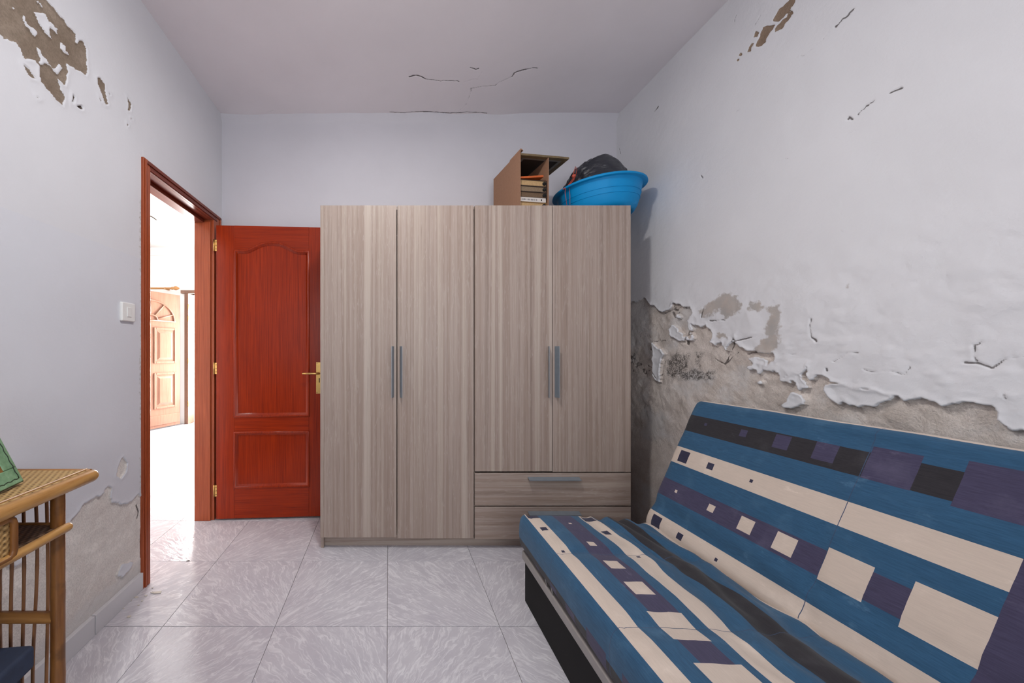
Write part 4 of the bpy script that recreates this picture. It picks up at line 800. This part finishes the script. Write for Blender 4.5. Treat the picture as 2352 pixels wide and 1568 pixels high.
# backrest: from behind the bottom, round the foot, up the face, over the top edge, down the back
A, B = Vector((1.19, 0.385)), Vector((1.42, 0.925)); ev = (B - A).normalized(); nv = Vector((-ev.y, ev.x))
def bp(v, d): p = A + ev * v + nv * d; return (p.x, p.y)
back_pts = [bp(-0.035, -0.12), bp(-0.05, -0.09), bp(-0.05, -0.045), bp(-0.043, -0.020), bp(-0.028, -0.004), bp(0.0, 0.004), bp(0.05, 0.0), bp(0.15, 0.0), bp(0.30, 0.0), bp(0.45, 0.0), bp(0.565, 0.0), bp(0.582, -0.004), bp(0.593, -0.014), bp(0.598, -0.03), bp(0.598, -0.09), bp(0.59, -0.115), bp(0.56, -0.12), bp(0.30, -0.12)]
bp_, BL = poly_path(back_pts); S0 = BL[5]; sv = lambda v: S0 + v
bbands = [(0, S0 - 0.004, CREAM), (S0 - 0.004, sv(0.046), CREAM), (sv(0.127), sv(0.205), PURP), (sv(0.284), sv(0.360), CREAM), (sv(0.439), sv(0.516), CHAR), (sv(0.592), sv(0.612), CREAM), (sv(0.64), BL[-1], BLUE)]
def back_warp(u, s):
    v = s - S0
    if v > 0.56 or v < -0.02: return 0.006 * nz1(u, v, 6, 230) + (0.006 * min(1, u) if v > 0.5 else 0)
    w = 0.010 * nz1(u, v, 4, 232) + 0.004 * nz1(u, v * 4, 5, 236)
    w += 0.007 * math.sin(v * 46 + u * 6 + nz1(u, v, 3, 238) * 8) * max(0, 1 - abs(v - 0.07) / 0.07)
    q = 0.60 + 0.12 * (0.36 - v); w -= 0.004 * math.exp(-((u - q) / 0.012) ** 2)
    return w - 0.003 * sum(math.exp(-((u - k) / 0.03) ** 2) for k in SEAMU[2:])
SEAMB = SEAMU; SEAMU = [0.633, 1.10, 1.45]
sofa_cushion('backrest_mattress', bp_, (0, BL[-1]), bbands, [(sv(0.168), 'p', 0.0), (sv(0.4865), 'k', 0.002)], [(sv(0.3215), 0.0), (sv(0.008), 0.0)], [(0.923, 1.40, sv(0.05), sv(0.43))], back_warp, [0.923, 1.40], sofa)
M_RAIL = simple('grey_metal_rail', (150, 146, 144), 0.45, 0.3, 0.05); M_BASE = simple('black_base_board', (15, 14, 15), 0.65, var=0.15, spec=0.2)
MB().box(0.606, 0.640, SY - SLEN + 0.02, SY - 0.03, 0.206, 0.246).build('front_rail', M_RAIL, sofa, bevel=0.008, seg=3)
MB().box(0.640, 1.20, SY - 0.065, SY - 0.03, 0.206, 0.246).build('end_rail', M_RAIL, sofa, bevel=0.008, seg=3); MB().box(0.640, 1.20, SY - SLEN + 0.02, SY - SLEN + 0.055, 0.206, 0.246).build('end_rail', M_RAIL, sofa, bevel=0.008, seg=3)
MB().box(0.628, 1.24, SY - SLEN + 0.06, SY - 0.012, 0.0, 0.206).build('base_box', M_BASE, sofa, bevel=0.003)
for yy in (1.395, 1.345): MB().tube([(0.612, yy, 0.240), (0.606, yy, 0.27), (0.612, yy, 0.30)], 0.0028, 8).build('mattress_retainer', M_RAIL, sofa)
for yy in (SY - 0.25, SY - SLEN + 0.25): MB().tube([(1.20, yy, 0.22), (1.30, yy, 0.30), (*[bp(0.25, -0.125)[0]], yy, bp(0.25, -0.125)[1]), (bp(0.5, -0.125)[0], yy, bp(0.5, -0.125)[1])], 0.014, 10).build('back_bracket', M_RAIL, sofa)

# ------------------------------------------------------------------ rattan desk
def bamboo(name, c0=(150, 98, 48), c1=(188, 138, 78), axis='z'):
    t = NT(name); P_ = t.obj(); m = t.n('ShaderNodeMapping'); t.put(m.inputs['Vector'], P_); m.inputs['Scale'].default_value = {'z': (70, 70, 6), 'y': (70, 6, 70), 'x': (6, 70, 70)}[axis]
    f = t.noise(m.outputs[0], 1.0, 4, 0.6); n = t.noise(P_, 14, 4, 0.6)
    col = t.ramp(f, [(0.3, lin(c0)), (0.7, lin(c1))]); col = t.mix(t.math('MULTIPLY', t.ss(n, 0.52, 0.72), 0.5), col, lin(tuple(v * 0.6 for v in c0)))
    t.bump(f, 0.1, 0.002); return t.fin(col, 0.38, spec=0.45)
M_BAMZ = bamboo('bamboo_upright', (104, 62, 28), (142, 94, 46)); M_BAMY = bamboo('bamboo_edge', (156, 108, 56), (198, 152, 92), 'y'); M_BAMX = bamboo('bamboo_cross', (130, 84, 44), (172, 122, 68), 'x'); M_CANE = bamboo('cane_spindle', (124, 82, 52), (160, 112, 74))
def weave(name, ca, cb_, cc, pitch, upright=False):
    t = NT(name); sp3 = t.n('ShaderNodeSeparateXYZ'); t.put(sp3.inputs[0], t.obj())
    w = math.pi / pitch
    a = t.math('SINE', t.math('MULTIPLY', sp3.outputs[2 if upright else 0], w)); b = t.math('SINE', t.math('MULTIPLY', sp3.outputs[1], w * 0.6))
    pr = t.math('MULTIPLY', a, b); n = t.noise(t.obj(), 60, 3)
    col = t.ramp(t.math('ADD', t.math('MULTIPLY', pr, 0.5), 0.5), [(0.0, lin(ca)), (0.42, lin(cb_)), (0.72, lin(cb_)), (1.0, lin(cc))]); col = t.mix(t.math('MULTIPLY', t.ss(n, 0.5, 0.7), 0.35), col, lin(cb_))
    t.bump(pr, 0.6, 0.003); return t.fin(col, 0.7, spec=0.25)
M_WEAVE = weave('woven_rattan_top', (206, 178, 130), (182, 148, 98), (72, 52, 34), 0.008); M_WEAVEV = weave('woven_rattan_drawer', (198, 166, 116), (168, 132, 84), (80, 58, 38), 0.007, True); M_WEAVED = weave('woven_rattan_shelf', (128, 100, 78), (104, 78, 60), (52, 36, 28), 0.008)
TZ, DYF, DXF, DYN, DXB = 0.800, 1.078, -0.864, 0.12, XL + 0.018
dk = empty('rattan_desk', (-1.02, 0.6, 0), label='bamboo desk with woven rattan top, drawer and slim spindles against the left wall', cat='desk')
def knobbly(a, b, r, n=24, nodes=(0.3, 0.72), amp=0.06, wig=0.0, sd=1):
    a, b = Vector(a), Vector(b); pts = []; rad = []
    rr = random.Random(sd); ph = rr.random() * 6
    for i in range(n + 1):
        t = i / n; p = a.lerp(b, t); p = p + Vector((math.sin(t * 7 + ph), math.cos(t * 5 + ph), 0)) * wig
        pts.append(p); rad.append(r * (1 + amp * sum(math.exp(-((t - q) / 0.014) ** 2) for q in nodes)))
    return pts, rad
def stick(name, a, b, r, mat, seg=14, **kw): p, q = knobbly(a, b, r, **kw); return MB().tube(p, q, seg).build(name, mat, dk)
MB().box(DXB, DXF - 0.012, DYN, DYF - 0.008, TZ - 0.012, TZ).build('woven_top', M_WEAVE, dk)
def rounded(a, b, r):
    a, b = Vector(a), Vector(b); d = (b - a).normalized()
    return [a, a + d * 0.001, a.lerp(b, 0.5), b - d * r * 0.9, b - d * r * 0.45, b - d * r * 0.12, b], [r, r, r, r, r * 0.86, r * 0.55, r * 0.1]
p_, r_ = rounded((DXF - 0.014, DYN - 0.01, TZ - 0.016), (DXF - 0.014, DYF + 0.006, TZ - 0.016), 0.0175); MB().tube(p_, r_, 16).build('edge_pole', M_BAMY, dk)
MB().tube([(DXB, DYF - 0.006, TZ - 0.004), (DXF - 0.02, DYF - 0.006, TZ - 0.004)], 0.0065, 10).build('edge_pole', M_BAMX, dk); MB().tube([(DXF - 0.034, DYN, TZ + 0.001), (DXF - 0.034, DYF - 0.004, TZ + 0.001)], 0.0035, 8).build('edge_cane', M_BAMY, dk)
LX, LYF, LYN = -0.9065, 0.990, DYN + 0.08
SZ = EYE - (1207 - VPY) / FPX * (LYF)
for (x, y, s_) in ((LX, LYF, 1), (LX, LYN, 2), (DXB + 0.03, LYF, 3), (DXB + 0.03, LYN, 4)): stick('leg', (x, y, 0), (x, y, TZ - 0.012), 0.0160, M_BAMZ, 18, nodes=(0.33, 0.62, 0.9), amp=0.05, sd=s_)
MB().box(DXB, LX + 0.004, LYN, LYF + 0.012, SZ - 0.010, SZ).build('woven_shelf', M_WEAVED, dk)
SX = LX + 0.026
p_, r_ = rounded((SX, LYN - 0.03, SZ - 0.004), (SX, LYF + 0.012, SZ - 0.004), 0.0115); MB().tube(p_, r_, 14).build('shelf_pole', M_BAMY, dk); MB().tube([(DXB, LYF + 0.010, SZ - 0.004), (LX, LYF + 0.010, SZ - 0.004)], 0.008, 10).build('shelf_pole', M_BAMX, dk)
RZ = EYE - (1417 - VPY) / FPX * LYF
stick('stretcher', (DXB + 0.03, LYF, RZ), (LX, LYF, RZ), 0.0150, M_BAMX, 14, nodes=(0.5,)); stick('stretcher', (DXB + 0.03, LYN, RZ), (LX, LYN, RZ), 0.0150, M_BAMX, 14, nodes=(0.5,))
for k, xp in enumerate((108, 80, 53, 27, 2, -23, -48, -73)):
    x = (xp - VPX) / FPX * (LYF + 0.012)
    if x < DXB + 0.06: break
    stick('spindle', (x, LYF + 0.012, 0.07), (x, LYF + 0.012, TZ - 0.008), 0.0040, M_CANE, 10, nodes=(0.22 + 0.09 * k % 0.5, 0.66), amp=0.16, wig=0.0015 if k != 1 else 0.0035, sd=10 + k)
stick('foot_rail', (DXB + 0.03, LYF, 0.075), (LX, LYF, 0.075), 0.012, M_BAMX, 12)
# drawer (its woven front faces the room)
dyf = EYE; DRX = SX + 0.004
DY_ = DRX * FPX / (32 - VPX)
dr = MB().box(DXB + 0.05, DRX - 0.010, LYN + 0.06, DY_ - 0.004, SZ + 0.012, TZ - 0.030).build('drawer', M_CANE, dk)
drp = dr
MB().box(DRX - 0.010, DRX - 0.004, LYN + 0.05, DY_ - 0.004, SZ + 0.004, TZ - 0.034).build('drawer_front', M_WEAVEV, dk).parent = dr
za, zb = SZ - 0.002, TZ - 0.036; ring = [(DRX, LYN + 0.05, za), (DRX, DY_ - 0.012, za), (DRX, DY_ - 0.003, za + 0.006), (DRX, DY_, za + 0.016), (DRX, DY_, zb - 0.016), (DRX, DY_ - 0.003, zb - 0.006), (DRX, DY_ - 0.012, zb), (DRX, LYN + 0.05, zb)]
MB().tube(ring, 0.0075, 10).build('drawer_border', M_BAMZ, dk).parent = dr
# green easel picture frame on the desk
gf = empty('green_picture_frame', (-0.970, 0.955, TZ + 0.0075), R(0), label='distressed green wooden picture frame leaning back on the rattan desk', cat='picture frame')
gf.rotation_euler = (0, R(-23.5), R(14))
def green_mat():
    t = NT('distressed_green_paint'); P_ = t.obj(); n = t.noise(P_, 30, 6, 0.7); n2 = t.noise(P_, 8, 3)
    col = t.ramp(n, [(0.3, lin((92, 130, 96))), (0.6, lin((128, 166, 130))), (0.78, lin((164, 192, 160)))]); t.bump(n, 0.15, 0.002); return t.fin(col, 0.5)
M_GREEN = green_mat(); M_DKG = simple('dark_green_edge', (22, 44, 26), 0.4)
GW, GH, GB = 0.20, 0.245, 0.042
for b in ((-GW, 0, 0, GB), (-GW, 0, GH - GB, GH), (-GW, -GW + GB, GB, GH - GB), (-GB, 0, GB, GH - GB)): MB().box(-0.008, 0.006, b[0], b[1], b[2], b[3]).build('frame_rail', M_GREEN, gf, local=True, bevel=0.003)
MB().box(-0.010, 0.0035, -GW - 0.0015, 0.0015, -0.0015, GH + 0.0015).build('dark_edge', M_DKG, gf, local=True, bevel=0.001)
sq = MB(); loop = []
for a, b in (((-0.012, 0.012), (-0.012, GH - 0.012)), ((-0.012, GH - 0.012), (-GW + 0.012, GH - 0.012)), ((-GW + 0.012, GH - 0.012), (-GW + 0.012, 0.012)), ((-GW + 0.012, 0.012), (-0.012, 0.012))):
    for t in np.linspace(0, 1, 26)[:-1]:
        wv = 0.0016 * math.sin(t * 50); vert = a[0] == b[0]
        loop.append((0.0064, a[0] + (b[0] - a[0]) * t + (wv if vert else 0), a[1] + (b[1] - a[1]) * t + (0 if vert else wv)))
sq.tube(loop + [loop[0]], 0.0011, 5).build('scratched_line', M_DKG, gf, local=True)
MB().box(-0.004, 0.0042, -GW + GB - 0.001, -GB + 0.001, GB - 0.001, GH - GB + 0.001).build('picture', simple('brown_faded_print', (126, 92, 46), 0.5, var=0.3, scale=18), gf, local=True)
MB().add([(-0.010, -GW * 0.55, 0.16), (-0.010, -GW * 0.45, 0.16), (-0.085, -GW * 0.44, 0.0105), (-0.085, -GW * 0.56, 0.0105), (-0.013, -GW * 0.55, 0.16), (-0.013, -GW * 0.45, 0.16), (-0.088, -GW * 0.44, 0.0105), (-0.088, -GW * 0.56, 0.0105)],
         [(0, 1, 2, 3), (7, 6, 5, 4), (0, 4, 5, 1), (1, 5, 6, 2), (2, 6, 7, 3), (3, 7, 4, 0)]) if False else None
es = MB(); es.box(-0.014, -0.010, -GW * 0.56, -GW * 0.44, 0.03, 0.17); es.build('easel_strut', M_DKG, gf, local=True)
# navy box under the desk
M_NAVYB = simple('navy_fabric', (32, 38, 56), 0.8, var=0.2, scale=25, bumpk=0.2); M_NAVYL = simple('navy_fabric_lid', (40, 50, 72), 0.75, var=0.15, scale=25, bumpk=0.2)
nb = empty('storage_box', (-0.955, 0.70, 0), R(6), label='dark navy blue storage box with lid under the rattan desk', cat='box')
MB().box(-0.13, 0.045, -0.32, 0.215, 0, 0.352).build('body', M_NAVYB, nb, local=True, bevel=0.006); MB().box(-0.145, 0.062, -0.335, 0.235, 0.332, 0.392).build('lid', M_NAVYL, nb, local=True, bevel=0.010, seg=3)

# ------------------------------------------------------------------ plaster flakes fallen on the floor, ceiling lamp
M_FLAKE = simple('fallen_plaster', (202, 194, 184), 0.9, var=0.1, scale=90)
fr = random.Random(11)
spots = [(362, 1361, 0.030, 'largest curled paint flake on the floor in the doorway'), (300, 1378, 0.016, 'pale paint flake by the skirting below the door frame'), (313, 1372, 0.013, 'small paint flake beside the foot of the door frame'),
         (296, 1416, 0.014, 'paint flake lying near the skirting joint'), (325, 1380, 0.009, None), (282, 1398, 0.008, None), (335, 1368, 0.007, None), (318, 1390, 0.006, None), (350, 1350, 0.006, None), (432, 1288, 0.010, 'thin dark sliver on a tile joint in the doorway')]
for x_, y_, s_, lb in spots:
    Yp = FPX * EYE / (y_ - VPY); Xp = (x_ - VPX) / FPX * Yp; n = 9; ang = sorted(fr.random() * 6.283 for _ in range(n))
    poly = [(Xp + s_ * (0.55 + 0.6 * fr.random()) * math.cos(a), Yp + s_ * 0.6 * (0.55 + 0.6 * fr.random()) * math.sin(a)) for a in ang]
    o = MB().prism([(p[0] - Xp, p[1] - Yp) for p in poly], 'z', 0.0, 0.0035 if s_ > 0.02 else 0.0022).build('plaster_flake', M_FLAKE if y_ != 1288 else M_DARKWOOD, loc=None, bevel=0.0006); o.location = (Xp, Yp, 0.0003)
    tag(o, lb or 'tiny crumb of plaster on the floor by the door frame', 'plaster flake', 'fallen plaster flakes')
lamp = empty('ceiling_lamp', (LAMP[0], LAMP[1], ZC), label='round opal glass ceiling lamp above the middle of the room', cat='lamp')
MB().lathe([(0.0001, -0.002), (0.115, -0.002), (0.12, -0.01), (0.12, -0.03), (0.108, -0.034), (0.0001, -0.034)], (LAMP[0], LAMP[1], ZC + 0.002), 40).build('base_plate', M_WHITE, lamp)
t = NT('opal_glass'); t.b.inputs['Emission Color'].default_value = (1, 0.98, 0.95, 1); t.b.inputs['Emission Strength'].default_value = 55.0
MB().lathe([(0.085, -0.032), (0.086, -0.060), (0.076, -0.084), (0.048, -0.101), (0.0001, -0.106)], (LAMP[0], LAMP[1], ZC), 40).build('opal_glass', t.fin((0.9, 0.9, 0.88, 1), 0.3), lamp)
